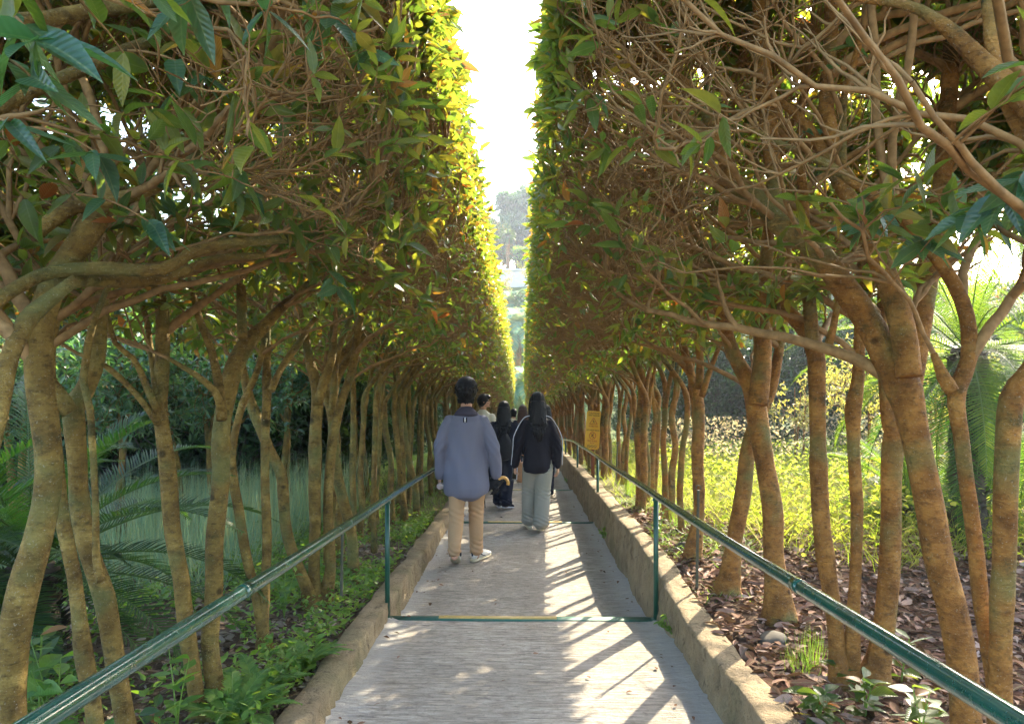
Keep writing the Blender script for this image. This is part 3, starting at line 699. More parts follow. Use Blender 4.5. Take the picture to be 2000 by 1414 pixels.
T32 = row_tree(32, 1, 'right row tree with thin knobbed trunk and shoot arching left across the sago palm', [
    stem_px([(1450, 245, 8), (1523, 282, 12), (1607, 317, 16), (1666, 356, 19), (1721, 391, 22), (1775, 436, 25), (1825, 495, 28), (1864, 554, 29), (1889, 619, 30), (1892, 700, 30), (1872, 752, 34), (1866, 790, 33), (1875, 852, 30), (1886, 952, 30), (1906, 1079, 31), (1921, 1205, 32), (1936, 1331, 33), (1946, 1414, 36)], 2.6, 2.35),
    stem_px([(1820, 690, 14), (1845, 735, 22), (1862, 765, 28)], 2.4, 2.37, False)],
    2.2, .55, (7, 40, 340), inner=14, lod=LH)
T33 = row_tree(33, 1, 'tree at the right picture edge with orange trunk leaning outward at the top', [
    stem_px([(2090, 560, 30), (2035, 680, 38), (2000, 735, 42), (1972, 780, 48), (1963, 902, 46), (1957, 1054, 44), (1952, 1205, 42), (1954, 1414, 46)], 2.2, 2.3),
    stem_px([(2060, 300, 52), (2000, 208, 46), (1958, 163, 42), (1919, 119, 38), (1869, 64, 30), (1825, 35, 24), (1770, 10, 20), (1646, -6, 14)], 1.6, 1.9, False),
    stem_px([(2040, 330, 34), (1985, 230, 36), (1950, 150, 30), (1930, 40, 26), (1915, -30, 20)], 1.65, 1.8, False),
    stem_px([(2120, 1414, 36), (2080, 900, 34), (2075, 600, 40), (2060, 300, 46)], 1.75, 1.6)],
    1.5, .6, (6, 40, 300), inner=8, lod=LH)
row_tree(34, 1, 'right row tree forking low at shoulder height, with a dark straight upper stem', [
    stem_px([(1872, -40, 26), (1870, 0, 30), (1854, 198, 34), (1840, 346, 37), (1815, 520, 40), (1790, 680, 42), (1768, 790, 44), (1750, 845, 46), (1741, 952, 42), (1739, 1104, 42), (1722, 1256, 46), (1704, 1321, 58)], 3.5, 3.43),
    stem_px([(1722, 480, 14), (1726, 560, 18), (1724, 700, 21), (1728, 800, 24), (1742, 850, 28)], 3.5, 3.43, False)],
    3.5, .5, (7, 45, 360), inner=14, lod=LH)
row_tree(35, 1, 'slender right row tree with a round knob at eye height, beside the forked trunk', [
    stem_px([(1695, 380, 13), (1686, 500, 18), (1680, 650, 23), (1674, 740, 26), (1664, 798, 34), (1667, 860, 25), (1669, 952, 25), (1671, 1104, 25), (1669, 1205, 27), (1660, 1326, 36)], 3.55, 3.43)],
    3.9, .45, (6, 35, 260), inner=10, lod=LH)
row_tree(36, 1, 'right row tree with straight dark trunk ending in a crotch whose long limb reaches left', [
    stem_px([(1250, 370, 8), (1300, 396, 12), (1350, 446, 16), (1389, 505, 20), (1444, 555, 25), (1513, 590, 28), (1565, 635, 32), (1593, 690, 38), (1595, 740, 36), (1598, 852, 34), (1603, 1003, 34), (1618, 1130, 35), (1636, 1256, 35), (1643, 1326, 44)], 3.8, 3.43),
    stem_px([(1655, 520, 8), (1638, 585, 12), (1628, 635, 15), (1610, 690, 18)], 3.3, 3.42, False),
    stem_px([(1560, 300, 16), (1570, 430, 20), (1578, 560, 24), (1590, 680, 28)], 3.7, 3.45, False)],
    3.7, .55, (7, 50, 380), inner=14, lod=LH)
row_tree(37, 1, 'right row tree with two crossing trunks, one leaning back behind the other', [
    stem_px([(1300, 250, 9), (1322, 390, 14), (1360, 500, 19), (1400, 590, 24), (1432, 690, 28), (1464, 752, 38), (1477, 800, 42), (1492, 902, 41), (1507, 1003, 41), (1515, 1104, 42), (1521, 1200, 56)], 4.7, 4.45),
    stem_px([(1512, 330, 16), (1500, 480, 26), (1493, 600, 32), (1489, 700, 35), (1478, 790, 38)], 4.6, 4.47, False)],
    4.6, .6, (9, 60, 460), inner=20, lod=LH)
row_tree(38, 1, 'leaning lit trunk rising behind the crossing pair from the meadow edge', [
    stem_px([(1545, 560, 14), (1520, 690, 18), (1503, 766, 24), (1467, 851, 30), (1452, 952, 33), (1436, 1054, 33), (1424, 1128, 44)], 5.0, 4.95)],
    5.3, .45, (6, 35, 280), inner=12)
row_tree(39, 1, 'right row tree with slim straight trunk opening into three thin upright arms', [
    stem_px([(1265, 430, 8), (1300, 560, 12), (1330, 660, 16), (1350, 730, 18), (1366, 790, 23), (1363, 902, 24), (1365, 1003, 24), (1353, 1085, 34)], 6.0, 5.7),
    stem_px([(1372, 520, 9), (1366, 640, 14), (1366, 760, 18)], 5.9, 5.75, False),
    stem_px([(1420, 640, 7), (1396, 700, 10), (1370, 775, 14)], 5.6, 5.7, False)],
    5.9, .6, (8, 50, 400), inner=14)

spray(T33, 6, [(2060, 300, 1.6, 1960, 380, 1.6, 9), (2040, 380, 1.7, 1900, 420, 1.7, 8), (2050, 330, 1.5, 1990, 350, 1.5, 6)])
spray(T32, 7, [(1760, 425, 2.5, 1700, 400, 2.4, 9), (1740, 400, 2.5, 1690, 440, 2.4, 7), (1830, 500, 2.3, 1800, 470, 2.2, 8)])
spray(T31, 8, [(1622, 200, 2.9, 1660, 90, 2.7, 4), (1530, 290, 3, 1570, 260, 2.9, 5)], (.08, .10))

# generic row trees, eight variants copied down both sides
def gen_stems(r):
    k = int(r.integers(2, 4)); stems = []
    bx = 1.5 + r.normal() * .1
    for i in range(k):
        x = bx + r.normal() * .13; y = r.normal() * .22
        H = r.uniform(1.25, 1.8); ln = r.normal(size=2) * .10
        rr = r.uniform(.024, .042)
        rows = []
        for t in np.linspace(0, 1, 6):
            rows.append([x + ln[0] * t + r.normal() * .012, y + ln[1] * t + r.normal() * .012 + .0, t * H, rr * (1.25 - .35 * t)])
        rows = np.array(rows); foot = rows[0].copy(); foot[2] = -.25; foot[3] *= 1.3
        top = rows[-1]
        ends = [np.array([r.uniform(.45, 1.0), r.uniform(-.4, .4)]), np.array([r.uniform(1.2, 1.9), r.uniform(-.5, .5)])]
        e = ends[0]; a = top
        arm = [[a[0] * .75 + e[0] * .25, a[1] + e[1] * .3, H + .3, rr * .7], [a[0] * .35 + e[0] * .65, a[1] + e[1] * .7, H + .8, rr * .5], [e[0], a[1] + e[1], H + 1.35, rr * .3]]
        stems.append(np.vstack([foot, rows, np.array(arm)]))
        e = ends[1]; m = rows[-2]
        stems.append(np.array([[m[0], m[1], m[2], rr * .75], [m[0] * .7 + e[0] * .3, m[1] + e[1] * .4, H + .25, rr * .62], [e[0], m[1] + e[1] * .8, H + .8, rr * .5], [e[0], m[1] + e[1], H + 1.5, rr * .3]]))
    return stems
def flat(y): return -.18 - SL * np.asarray(y, float)
PROT = []
def proto(seed, side, lo):
    T = Tree(seed)
    for st in gen_stems(T.r):
        st = st.copy(); st[:, 0] *= side; T.stem(st, 0, True, 12, 1.0)
    if lo: ld = fill(T, side, 0, .6, 7, 45, 330, 7, (.085, .13), flat, 14)
    else: ld = fill(T, side, 0, .6, 9, 60, 520, 8, (.075, .115), flat, 22)
    bm = M['bark_l'] if side < 0 else M['bark_r']
    return (T, ld, bm)
def place(pr, root):
    T, ld, bm = pr['d']
    if 'm' not in pr:
        T.trunk.build('trunk', bm, root); T.br.build('branches', M['twig'], root)
        b = MB(); b.inst(LM[0] if pr['hi'] else LL[0], LM[1] if pr['hi'] else LL[1], *ld); b.build('foliage', M['leaf'], root)
        pr['m'] = list(root.children)
    else:
        for ch in pr['m']:
            c = ch.copy(); COL.objects.link(c); c.parent = root
def gen_row(side):
    prs = [{'d': proto(100 + side * 20 + i, side, i >= 4), 'hi': i < 4} for i in range(8)]
    y = 6.35 if side < 0 else 6.7; i = 0
    r = np.random.default_rng(50 + side)
    rowname = 'left' if side < 0 else 'right'
    while y < 37:
        pr = prs[i % 4] if y < 13 else prs[4 + i % 4]
        gx = 1.5 * side
        near = ['first', 'second', 'third', 'fourth', 'fifth', 'sixth', 'seventh', 'eighth', 'ninth', 'tenth', 'eleventh', 'twelfth', 'thirteenth', 'fourteenth', 'fifteenth', 'sixteenth', 'seventeenth', 'eighteenth', 'nineteenth', 'twentieth']
        if y < 20:
            lab = f'slim multi-stemmed tree, {near[i]} beyond the ' + ('three stem clump in the left row' if side < 0 else 'three armed tree in the right row')
        else: lab = f'small distant trunks at the far end of the {rowname} row of the tunnel'
        root = empty('hedge_tree', (r.normal() * .05 * 0, y, float(ground_z(gx, y)) + .02), lab, 'tree', 'trees in the left row' if side < 0 else 'trees in the right row')
        if y >= 20: root['group'] = f'{rowname} row trees at the far end of the tunnel'
        # the canopy follows the clipped line whatever the foot height is
        root.location.z = float(zpl(y)) + .18
        place(pr, root)
        y += r.uniform(.78, 1.02); i += 1
gen_row(-1); gen_row(1)
print('row trees done')

# ------------------------------------------------------------------ trees and shrubs of the surroundings
def crown_tree(seed, H, cr, cz, rt, nclump, ntw, per, size, lowest=.0, stems=1):
    """tapered trunk(s) with limbs and a clumpy crown: cr = crown half sizes, cz = crown centre height"""
    T = Tree(seed); r = T.r
    for k in range(stems):
        lean = r.normal(size=2) * cr[0] * .12; o = r.normal(size=2) * (.12 if stems > 1 else 0)
        T.stem(np.array([[o[0] + lean[0] * t + r.normal() * rt * .25, o[1] + lean[1] * t, (H * .78) * t - .2 * (t == 0), rt * (1.35 if t == 0 else 1 - .72 * t)] for t in [0, .12, .3, .5, .75, 1]]), 0, False, 10, cz - cr[2] * 1.1)
    C = []
    for _ in range(nclump):
        d = norm(r.normal(size=3)); f = r.uniform(.35, .85); c = d * f * np.array(cr) + [0, 0, cz]
        if c[2] < lowest: c[2] = lowest + abs(c[2] - lowest) * .5
        C.append(c)
    C = np.array(C); cs = r.uniform(.24, .42, nclump) * min(cr)
    T.grow(C, [0, 1], rt * .42, rt * .16, 1, 8, .7, .35, 9, .03, 5)
    pk = r.integers(0, nclump, ntw); dirs = norm(r.normal(size=(ntw, 3)) + [0, 0, .25])
    tg = C[pk] + dirs * cs[pk][:, None] * r.uniform(.75, 1.15, ntw)[:, None]
    T.grow(tg, [1], rt * .12, rt * .04, 4, 5, .4, .35, 9, .018, 3, True)
    ld = T.leafset(per, size, 1.1, .2, .1)
    return T, ld
class Kind:
    def __init__(s, name, mat, lod, bm, *a, **k):
        s.name, s.mat, s.lod, s.bm = name, mat, lod, bm; s.T, s.ld = crown_tree(*a, **k); s.m = None
    def put(s, x, y, label, cat='tree', group=None, sc=1.0, rz=None, z=None):
        z = float(ground_z(x, y)) if z is None else z
        root = empty(s.name, (x, y, z), label, cat, group, rz if rz is not None else random.uniform(0, 6.28)); root.scale = (sc, sc, sc)
        if s.m is None:
            s.T.trunk.build('trunk', s.bm, root); s.T.br.build('branches', s.bm, root)
            b = MB(); b.inst(s.lod[0], s.lod[1], *s.ld); b.build('foliage', s.mat, root); s.m = list(root.children)
        else:
            for ch in s.m:
                c = ch.copy(); COL.objects.link(c); c.parent = root
        return root
def XY(px, d): p = P(px, 700, d); return p[0], p[1]
cam_a = Kind('camellia_tree', M['leaf_teal'], LM, M['bark_l'], 201, 2.7, (1.0, 1.0, .95), 1.75, .05, 22, 420, 8, (.07, .11), stems=3)
cam_b = Kind('camellia_tree', M['leaf_teal'], LM, M['bark_l'], 202, 2.5, (.9, .9, .75), 1.8, .045, 18, 340, 8, (.07, .11), stems=2)
GC = 'camellia trees behind the left row'
for k, (px, d, kk, sc, lab) in enumerate([
    (30, 6.6, cam_a, 1.0, 'teal leaved camellia tree at the left picture edge behind the sago palm'),
    (235, 7.4, cam_b, 1.05, 'teal leaved camellia tree behind the rough barked knobbed trunk'),
    (400, 8.2, cam_a, .95, 'teal leaved camellia tree seen between the two straight left trunks'),
    (560, 9.6, cam_b, 1.1, 'camellia tree in shade behind the zigzag stem'),
    (690, 12.0, cam_a, 1.0, 'farthest camellia tree in view between the massed left trunks')]):
    x, y = XY(px, d); kk.put(x, y, lab, 'tree', GC, sc)
ev_a = Kind('evergreen_tree', M['leaf_dark'], LL, M['dark_bark'], 211, 4.6, (1.6, 1.6, 2.3), 2.1, .09, 50, 1300, 9, (.12, .2), lowest=.05)
ev_b = Kind('evergreen_tree', M['leaf_dark'], LL, M['dark_bark'], 212, 3.6, (1.5, 1.5, 1.8), 1.6, .08, 44, 1150, 9, (.12, .2), lowest=.0)
ev_c = Kind('evergreen_tree', M['leaf'], LL, M['dark_bark'], 213, 5.2, (1.8, 1.8, 1.9), 3.2, .11, 40, 950, 9, (.13, .2), lowest=.9)
GE = 'dark evergreens behind the left beds'
i = 0
for X_, Y_ in [(-3.5, 12.2), (-4.6, 11.2), (-5.8, 10.4), (-7.1, 9.8), (-8.4, 9.1), (-9.8, 8.2), (-11.2, 7.2), (-3.6, 15.5), (-4.6, 13.6), (-6.2, 13.0), (-7.8, 12.2), (-9.4, 11.4), (-11.0, 10.4), (-12.6, 9.2), (-4.2, 18.5), (-4.4, 21.5), (-4.6, 25), (-4.6, 29), (-4.8, 33)]:
    (ev_a, ev_b)[i % 2].put(X_, Y_, 'dense dark evergreen closing the shady left background', 'tree', GE, 1.0 + .08 * ((i * 7) % 3)); i += 1
for X_, Y_ in [(-7, 16.5), (-10.5, 15), (-14, 13), (-8.5, 21), (-13, 19), (-9, 27), (-18, 16), (-9, 34)]:
    ev_c.put(X_, Y_, 'sunlit leafy tree rising behind the dark left evergreens', 'tree', 'sunlit trees behind the left evergreens', 1.0 + .1 * (i % 3)); i += 1
for X_, Y_ in [(4.2, 17.0), (5.6, 16.4), (7.3, 15.8), (9.2, 15.2), (11.2, 14.4), (13.4, 13.0), (15.5, 11.0), (4.6, 20.5), (4.8, 24), (5, 28), (5, 32.5)]:
    ev_b.put(X_, Y_, 'dark shaded evergreen beyond the right meadow', 'tree', 'dark evergreens beyond the meadow', .95 + .07 * (i % 3)); i += 1
for X_, Y_ in [(8.5, 20), (13, 19), (17.5, 16), (11.2, 22.5), (15.5, 20.5), (18.5, 18.5), (8.5, 27), (9, 35), (20, 13)]:
    ev_c.put(X_, Y_, 'tall leafy tree far behind the meadow evergreens', 'tree', 'tall trees behind the meadow', .9 + .08 * (i % 3)); i += 1
pale = Kind('pale_shrub', M['leaf_pale'], LM, M['bark_r'], 221, 2.3, (1.0, 1.0, .8), 1.5, .03, 22, 240, 5, (.06, .10), stems=3)
x, y = XY(1690, 11.2); pale.put(x, y, 'airy shrub with pale pinkish yellow leaves behind the meadow', 'shrub', 'pale shrubs at the meadow edge')
x, y = XY(1560, 13.0); pale.put(x, y, 'smaller pale shrub behind the crossing trunks', 'shrub', 'pale shrubs at the meadow edge', .8)
x, y = XY(1830, 10.0); pale.put(x, y, 'pale shrub partly behind the big sago palm', 'shrub', 'pale shrubs at the meadow edge', .95)

# ------------------------------------------------------------------ sago palms, ferns, palms
def frond_mesh(b, bs, base, d, up, L, nl, ll, wl, droop, rs, vee=.5, rw=.006, taper=.55):
    """rachis tube into bs and narrow leaflets into b"""
    d = np.array([d[0], d[1], 0.0]); d = norm(d)
    n = 22; t = np.linspace(0, 1, n)
    ang = up - droop * t ** 1.4
    ds = L / (n - 1); pts = [np.array(base, float)]
    for k in range(n - 1): pts.append(pts[-1] + ds * (d * math.cos(ang[k]) + np.array([0, 0, math.sin(ang[k])])))
    pts = np.array(pts); bs.tubes(pts, rw * (1 - .8 * t) + .0008, 5)
    u = np.linspace(.10, 1, nl); x = u * (n - 1); i = np.minimum(x.astype(int), n - 2); f = (x - i)[:, None]
    pos = pts[i] * (1 - f) + pts[i + 1] * f; tan = norm(pts[i + 1] - pts[i]); sd = norm(np.cross(tan, [0, 0, 1.0])); upv = np.cross(sd, tan)
    prof = np.sin(np.clip(u * 1.05, 0, 1) * math.pi * .93 + .2) ** taper
    for s_ in (-1, 1):
        a = .55 + .35 * u[:, None]   # sweep toward the tip
        X = norm(sd * s_ * (1.15 - .5 * u[:, None]) + tan * a + upv * vee * (1 - .3 * u[:, None]) + rs.normal(size=(nl, 3)) * .05)
        Z = norm(np.cross(X, tan * s_)); Z = np.where(Z[:, 2:3] < 0, -Z, Z)
        sz = np.stack([ll * prof * rs.uniform(.9, 1.05, nl), np.full(nl, wl), np.full(nl, ll)], 1)
        b.inst(NEED[0], NEED[1], pos, X, Z, sz)
NEED = (np.array([(0, -.5, 0), (0, .5, 0), (.5, .5, .0), (.5, -.5, .0), (1, 0, -.10)], float), np.array([(0, 3, 2), (0, 2, 1), (3, 4, 2)]))
def sago(px, py, d, nf, L, label, mat, seed, trunk_h=.3, lo=-.2, hi=1.25, old=1.1):
    rs = np.random.default_rng(seed); p = P(px, py, d); g = float(ground_z(p[0], p[1])); c = np.array([p[0], p[1], g + trunk_h])
    t = empty('sago_palm', (p[0], p[1], g), label, 'sago palm', 'sago palms in the beds')
    b = MB(); k = 16; zz = np.linspace(-.15, trunk_h + .05, k); b.tubes(np.stack([0 * zz, 0 * zz, zz], 1), .14 + .02 * np.sin(np.arange(k) * 2.4), 16, True)
    sc = MB(); q = 260; a = rs.random(q) * 6.28; h = rs.random(q) * trunk_h
    sc.inst(NEED[0], NEED[1], np.stack([.14 * np.cos(a), .14 * np.sin(a), h], 1), np.stack([np.cos(a), np.sin(a), 0 * a + .9], 1), np.stack([-np.cos(a), -np.sin(a), 0 * a + .6], 1), np.stack([np.full(q, .09), np.full(q, .035), np.full(q, .09)], 1))
    b.v += sc.v; b.t += [x + b.n for x in sc.t]; b.build('trunk', M['dark_bark'], t)
    for k in range(nf):
        a = k * 2.39996 + rs.normal() * .15; f = k / nf
        up = hi - (hi - lo) * f + rs.normal() * .08
        lb = MB(); sb = MB()
        frond_mesh(lb, sb, (0, 0, trunk_h), (math.cos(a), math.sin(a)), up, L * rs.uniform(.85, 1.1), 70, .19, .010, 1.0 + .5 * f, rs, .45)
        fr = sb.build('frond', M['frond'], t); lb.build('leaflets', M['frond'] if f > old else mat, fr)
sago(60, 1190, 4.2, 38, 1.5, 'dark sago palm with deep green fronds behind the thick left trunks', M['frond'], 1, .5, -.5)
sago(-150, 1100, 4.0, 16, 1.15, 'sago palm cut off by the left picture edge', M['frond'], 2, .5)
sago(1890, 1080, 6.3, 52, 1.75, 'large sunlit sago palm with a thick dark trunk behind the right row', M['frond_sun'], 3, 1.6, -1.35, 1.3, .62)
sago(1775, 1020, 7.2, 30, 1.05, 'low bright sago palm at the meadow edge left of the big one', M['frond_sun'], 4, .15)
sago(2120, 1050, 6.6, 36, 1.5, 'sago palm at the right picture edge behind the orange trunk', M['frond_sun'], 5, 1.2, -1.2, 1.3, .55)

def fern(px, py, d, L, label, seed, n=12):
    rs = np.random.default_rng(seed); p = P(px, py, d); g = float(ground_z(p[0], p[1]))
    t = empty('fern', (p[0], p[1], g), label, 'fern', 'ferns by the left kerb')
    for k in range(n):
        a = k * 2.4 + rs.normal() * .2; lb = MB(); sb = MB()
        frond_mesh(lb, sb, (0, 0, 0.0), (math.cos(a), math.sin(a)), rs.uniform(.7, 1.2), L * rs.uniform(.7, 1.1), 26, .075 * L / .4, .017, 1.3, rs, .05, .003, .9)
        fr = sb.build('frond', M['cover'], t); lb.build('leaflets', M['cover'], fr)
fern(500, 1340, 3.55, .34, 'fresh green fern nearest the left kerb and the dark pole trunk', 1)
fern(455, 1400, 3.3, .34, 'bright fern at the foot of the dark left pole trunk', 2)
fern(590, 1290, 4.0, .30, 'small fern beside the left kerb, between the pole trunk and the three stem clump', 3)
fern(150, 1330, 2.9, .3, 'fern low among the leftmost trunks', 4)

def seedling(px, py, d, H, label, seed, nl=9, size=.09, mat='cover', name='seedling', group='leafy seedlings'):
    rs = np.random.default_rng(seed); p = P(px, py, d); g = float(ground_z(p[0], p[1]))
    t = empty(name, (p[0], p[1], g), label, 'plant', group)
    sb = MB(); lb = MB()
    for s_ in range(rs.integers(2, 4)):
        e = np.array([rs.normal() * .12 * H, rs.normal() * .12 * H, H * rs.uniform(.7, 1)])
        pts = bez(np.array([0, 0, -.02]), e * [0, 0, .4], e * [.6, .6, .7], e, 8); sb.tubes(pts, np.linspace(.005, .002, 8), 5)
        u = np.linspace(.25, 1, nl); x = u * 7; i = np.minimum(x.astype(int), 6); f = (x - i)[:, None]; pos = pts[i] * (1 - f) + pts[i + 1] * f
        a = np.arange(nl) * 2.4 + rs.normal() * 2
        X = np.stack([np.cos(a), np.sin(a), rs.uniform(-.1, .6, nl)], 1); Z = norm(np.array([0, 0, 1.0]) + rs.normal(size=(nl, 3)) * .3)
        lb.inst(LHW[0], LHW[1], pos, X, Z, size * rs.uniform(.7, 1.15, nl))
    sb.build('stem', M['cover'], t); lb.build('leaves', M[mat], t)
for k, a in enumerate([
    (110, 1300, 3.0, .55, 'tall leafy seedling with big pale leaves between the two leftmost trunks', 9, .12),
    (75, 1250, 3.1, .5, 'bright broad leaved seedling just right of the thickest left trunk', 8, .12),
    (345, 1400, 3.2, .42, 'single upright seedling below the handrail beside the forked arm tree', 6, .11),
    (300, 1400, 3.1, .2, 'low seedling under the left handrail', 6, .08),
    (555, 1110, 5.0, .38, 'upright seedling in litter left of the zigzag stem', 8, .08),
    (590, 1060, 5.9, .3, 'seedling behind the zigzag stem', 8, .07),
    (1600, 1390, 3.0, .16, 'low broad leaved plant nearest the right kerb at the bottom edge', 10, .10),
    (1690, 1350, 3.1, .2, 'leafy plant at the foot of the slender knobbed tree', 9, .11),
    (1800, 1400, 2.9, .2, 'leafy plant at the foot of the stout leaning trunk', 9, .11),
    (1760, 1290, 3.5, .26, 'plant with wide bright leaves just below the right handrail', 7, .12),
    (1640, 1300, 3.4, .12, 'tiny plant between the two dark right trunks', 6, .07),
    (1290, 1085, 6.6, .25, 'bushy green weed growing on the right kerb edge', 10, .06)]):
    seedling(*a[:5], 40 + k, a[5], a[6], 'leaf' if a[0] > 1000 or k % 2 else 'cover')
def kerb_weed(y, z, label, seed):
    rs = np.random.default_rng(seed); t = empty('kerb_weed', (.965, y, z), label, 'weed', 'weeds sprouting from the kerb foot'); lb = MB(); sb = MB()
    for k in range(5):
        e = np.array([-rs.uniform(.03, .10), rs.normal() * .05, rs.uniform(.05, .15)]); sb.tubes(bez(np.zeros(3), e * .3, e * .7, e, 5), np.full(5, .0018), 4)
        m = 5; lb.inst(LHW[0], LHW[1], e * rs.uniform(.4, 1, (m, 1)), rs.normal(size=(m, 3)) + [-.5, 0, .2], rs.normal(size=(m, 3)) * .4 + [0, 0, 1], rs.uniform(.03, .06, m))
    sb.build('stem', M['cover'], t); lb.build('leaves', M['cover'], t)
kerb_weed(4.75, path_z(4.75) + .02, 'small green weed at the foot of the right kerb near the bottom of the picture', 1)
kerb_weed(8.3, path_z(8.3) + .05, 'green weed hanging from the right kerb face beside the second post', 2)
kerb_weed(15.6, path_z(15.6) + .02, 'bright weed at the far right kerb foot', 3)

# ------------------------------------------------------------------ grass, litter, ground cover
BL = (np.array([(0, -.5, 0), (0, .5, 0), (.4, .4, .0), (.4, -.4, .0), (.75, -.25, -.10), (.75, .25, -.10), (1, 0, -.30)], float), np.array([(0, 3, 2), (0, 2, 1), (3, 4, 5), (3, 5, 2), (4, 6, 5)]))
def scatter(name, label, n, xr, yr, keep, mat, size, tmpl, up, wd, zoff=(0, 0), seed=0, dens=None, cat='grass'):
    r = np.random.default_rng(seed); x = r.uniform(*xr, n * 3); y = r.uniform(*yr, n * 3); k = keep(x, y, r); x, y = x[k][:n], y[k][:n]; n = len(x)
    z = ground_z(x, y) + r.uniform(zoff[0], zoff[1], n); pos = np.stack([x, y, z], 1)
    a = r.random(n) * 6.28
    X = np.stack([np.cos(a), np.sin(a), np.full(n, up) * r.uniform(.6, 1.5, n)], 1) if up < 5 else np.stack([np.cos(a) * .35, np.sin(a) * .35, np.ones(n)], 1)
    Z = np.stack([np.cos(a), np.sin(a), np.full(n, .3)], 1) if up > 1 else norm(np.array([0, 0, 1.]) + r.normal(size=(n, 3)) * .45)
    L = r.uniform(size[0], size[1], n)
    if wd: sz = np.stack([L, np.full(n, wd), L], 1)
    else: sz = L
    b = MB(); b.inst(tmpl[0], tmpl[1], pos, X, Z, sz)
    o = b.build(name, mat); o['label'] = label; o['category'] = cat; o['kind'] = 'stuff'; return o
def edge(x, y): return .25 * np.sin(x * 2.1) + .3 * np.sin(x * .9 + 1)
MK = lambda x, y, r: (y > 5.6 + edge(x, y) + np.clip(2.1 - x, 0, 1) * 3.0) & (x > 1.75) & (np.sin(x * 1.9 + 1) * np.sin(y * 1.6) + r.normal(size=len(x)) * .5 > -.75)
scatter('meadow_grass', 'tall sunlit yellow green meadow grass right of the path', 26000, (1.5, 11), (5.3, 15.5), MK, M['grass'], (.22, .60), BL, .95, .0055, seed=1)
scatter('meadow_weeds', 'leafy yellow green weeds mixed through the right meadow', 34000, (1.5, 11), (5.3, 15.5), lambda x, y, r: MK(x, y, r) & (np.sin(x * 3.1) * np.sin(y * 2.7 + x) + r.normal(size=len(x)) * .5 > -.3), M['grass'], (.025, .075), LHW, .6, None, (.03, .52), seed=11, cat='weeds')
scatter('seed_heads', 'pale feathery seed heads along the back of the meadow', 5000, (2.2, 11), (9, 15.5), lambda x, y, r: np.sin(x * 2.3 + 1) + r.normal(size=len(x)) * .6 > .2, M['seed'], (.03, .08), LHW, .9, None, (.45, .95), seed=12, cat='seed heads')
scatter('grass', 'grass and weeds further along the right row', 12000, (1.2, 4.6), (8, 34), lambda x, y, r: r.random(len(x)) < .8, M['grass'], (.10, .34), BL, 1.0, .006, seed=2)
scatter('grass', 'sprinkling of green weeds on the right kerb edge', 3000, (1.16, 1.9), (4.8, 9.5), lambda x, y, r: np.sin(y * 3 + x) + r.normal(size=len(x)) * .5 > .1, M['cover'], (.04, .15), BL, .9, .006, seed=3)
scatter('blue_grass', 'blue green arching ornamental grass behind the left trunks', 9000, (-5.0, -2.3), (5.4, 11), lambda x, y, r: (y > 5.6 + .5 * (x + 2.3) * -1 * .3) & (x < -2.25 + .1 * np.sin(y * 5)), M['grass_blue'], (.35, .95), BL, 1.3, .0065, seed=4)
scatter('grass', 'short green grass along the far left row', 12000, (-4.2, -1.15), (7.5, 34), lambda x, y, r: r.random(len(x)) < .7, M['cover'], (.08, .26), BL, 1.0, .007, seed=5)
scatter('ground_cover', 'low green ground cover along the left kerb', 9500, (-2.9, -1.12), (2.2, 9.5), lambda x, y, r: (lump(x * 2.2, y * 2.2) + r.normal(size=len(x)) * .35 + np.clip(1 - (-x - 1.1) * 3, 0, 1) * 1.1 > .25), M['cover'], (.028, .06), LHW, .5, None, (.015, .14), seed=6, cat='ground cover')
scatter('ground_cover', 'weedy ground cover under the blue grass', 5000, (-4.8, -1.6), (4.5, 10), lambda x, y, r: (lump(x * 1.7, y * 2) + r.normal(size=len(x)) * .4 > .3), M['cover'], (.035, .075), LHW, .5, None, (.015, .2), seed=7, cat='ground cover')
scatter('dry_leaves', 'pinkish brown dry leaves covering the soil under the right row', 21000, (1.13, 5.2), (1.6, 8.6), lambda x, y, r: r.random(len(x)) < np.clip(1.3 - (x - 1.1) * .16, .3, 1), M['dry'], (.04, .12), LH, .12, None, (.003, .045), seed=8, cat='dry leaves')
scatter('dry_leaves', 'brown dry leaves between the plants under the left row', 9000, (-4.2, -1.11), (1.8, 9.0), lambda x, y, r: r.random(len(x)) < .8, M['dry_pale'], (.04, .10), LH, .12, None, (.003, .025), seed=9, cat='dry leaves')
def tuft(px, py, d, label, seed, n=90, L=.24):
    p = P(px, py, d); g = float(ground_z(p[0], p[1])); r = np.random.default_rng(seed)
    pos = np.stack([r.normal(0, .03, n), r.normal(0, .03, n), np.zeros(n)], 1); a = r.random(n) * 6.28
    b = MB(); b.inst(BL[0], BL[1], pos, np.stack([np.cos(a), np.sin(a), r.uniform(.1, 1.3, n)], 1), np.stack([np.cos(a), np.sin(a), 0 * a + .3], 1), np.stack([r.uniform(.5, 1, n) * L, np.full(n, .0035), r.uniform(.5, 1, n) * L * 1.6], 1))
    o = b.build('grass_tuft', M['cover']); o.location = (p[0], p[1], g); tagk(o, label, 'grass tuft', 'grass tufts in the dry leaves')
tuft(1585, 1270, 3.7, 'narrow bladed green grass tuft in dry leaves left of the dark right trunk', 1)
tuft(1560, 1310, 3.6, 'smaller grass tuft just below the other in the dry leaves', 2, 50, .16)
tuft(1330, 1040, 7.0, 'wispy grass tuft on the sunny edge of the right kerb', 3, 120, .3)
tuft(1230, 960, 9.6, 'pale grass tuft behind the right handrail near the yellow sign', 4, 120, .35)

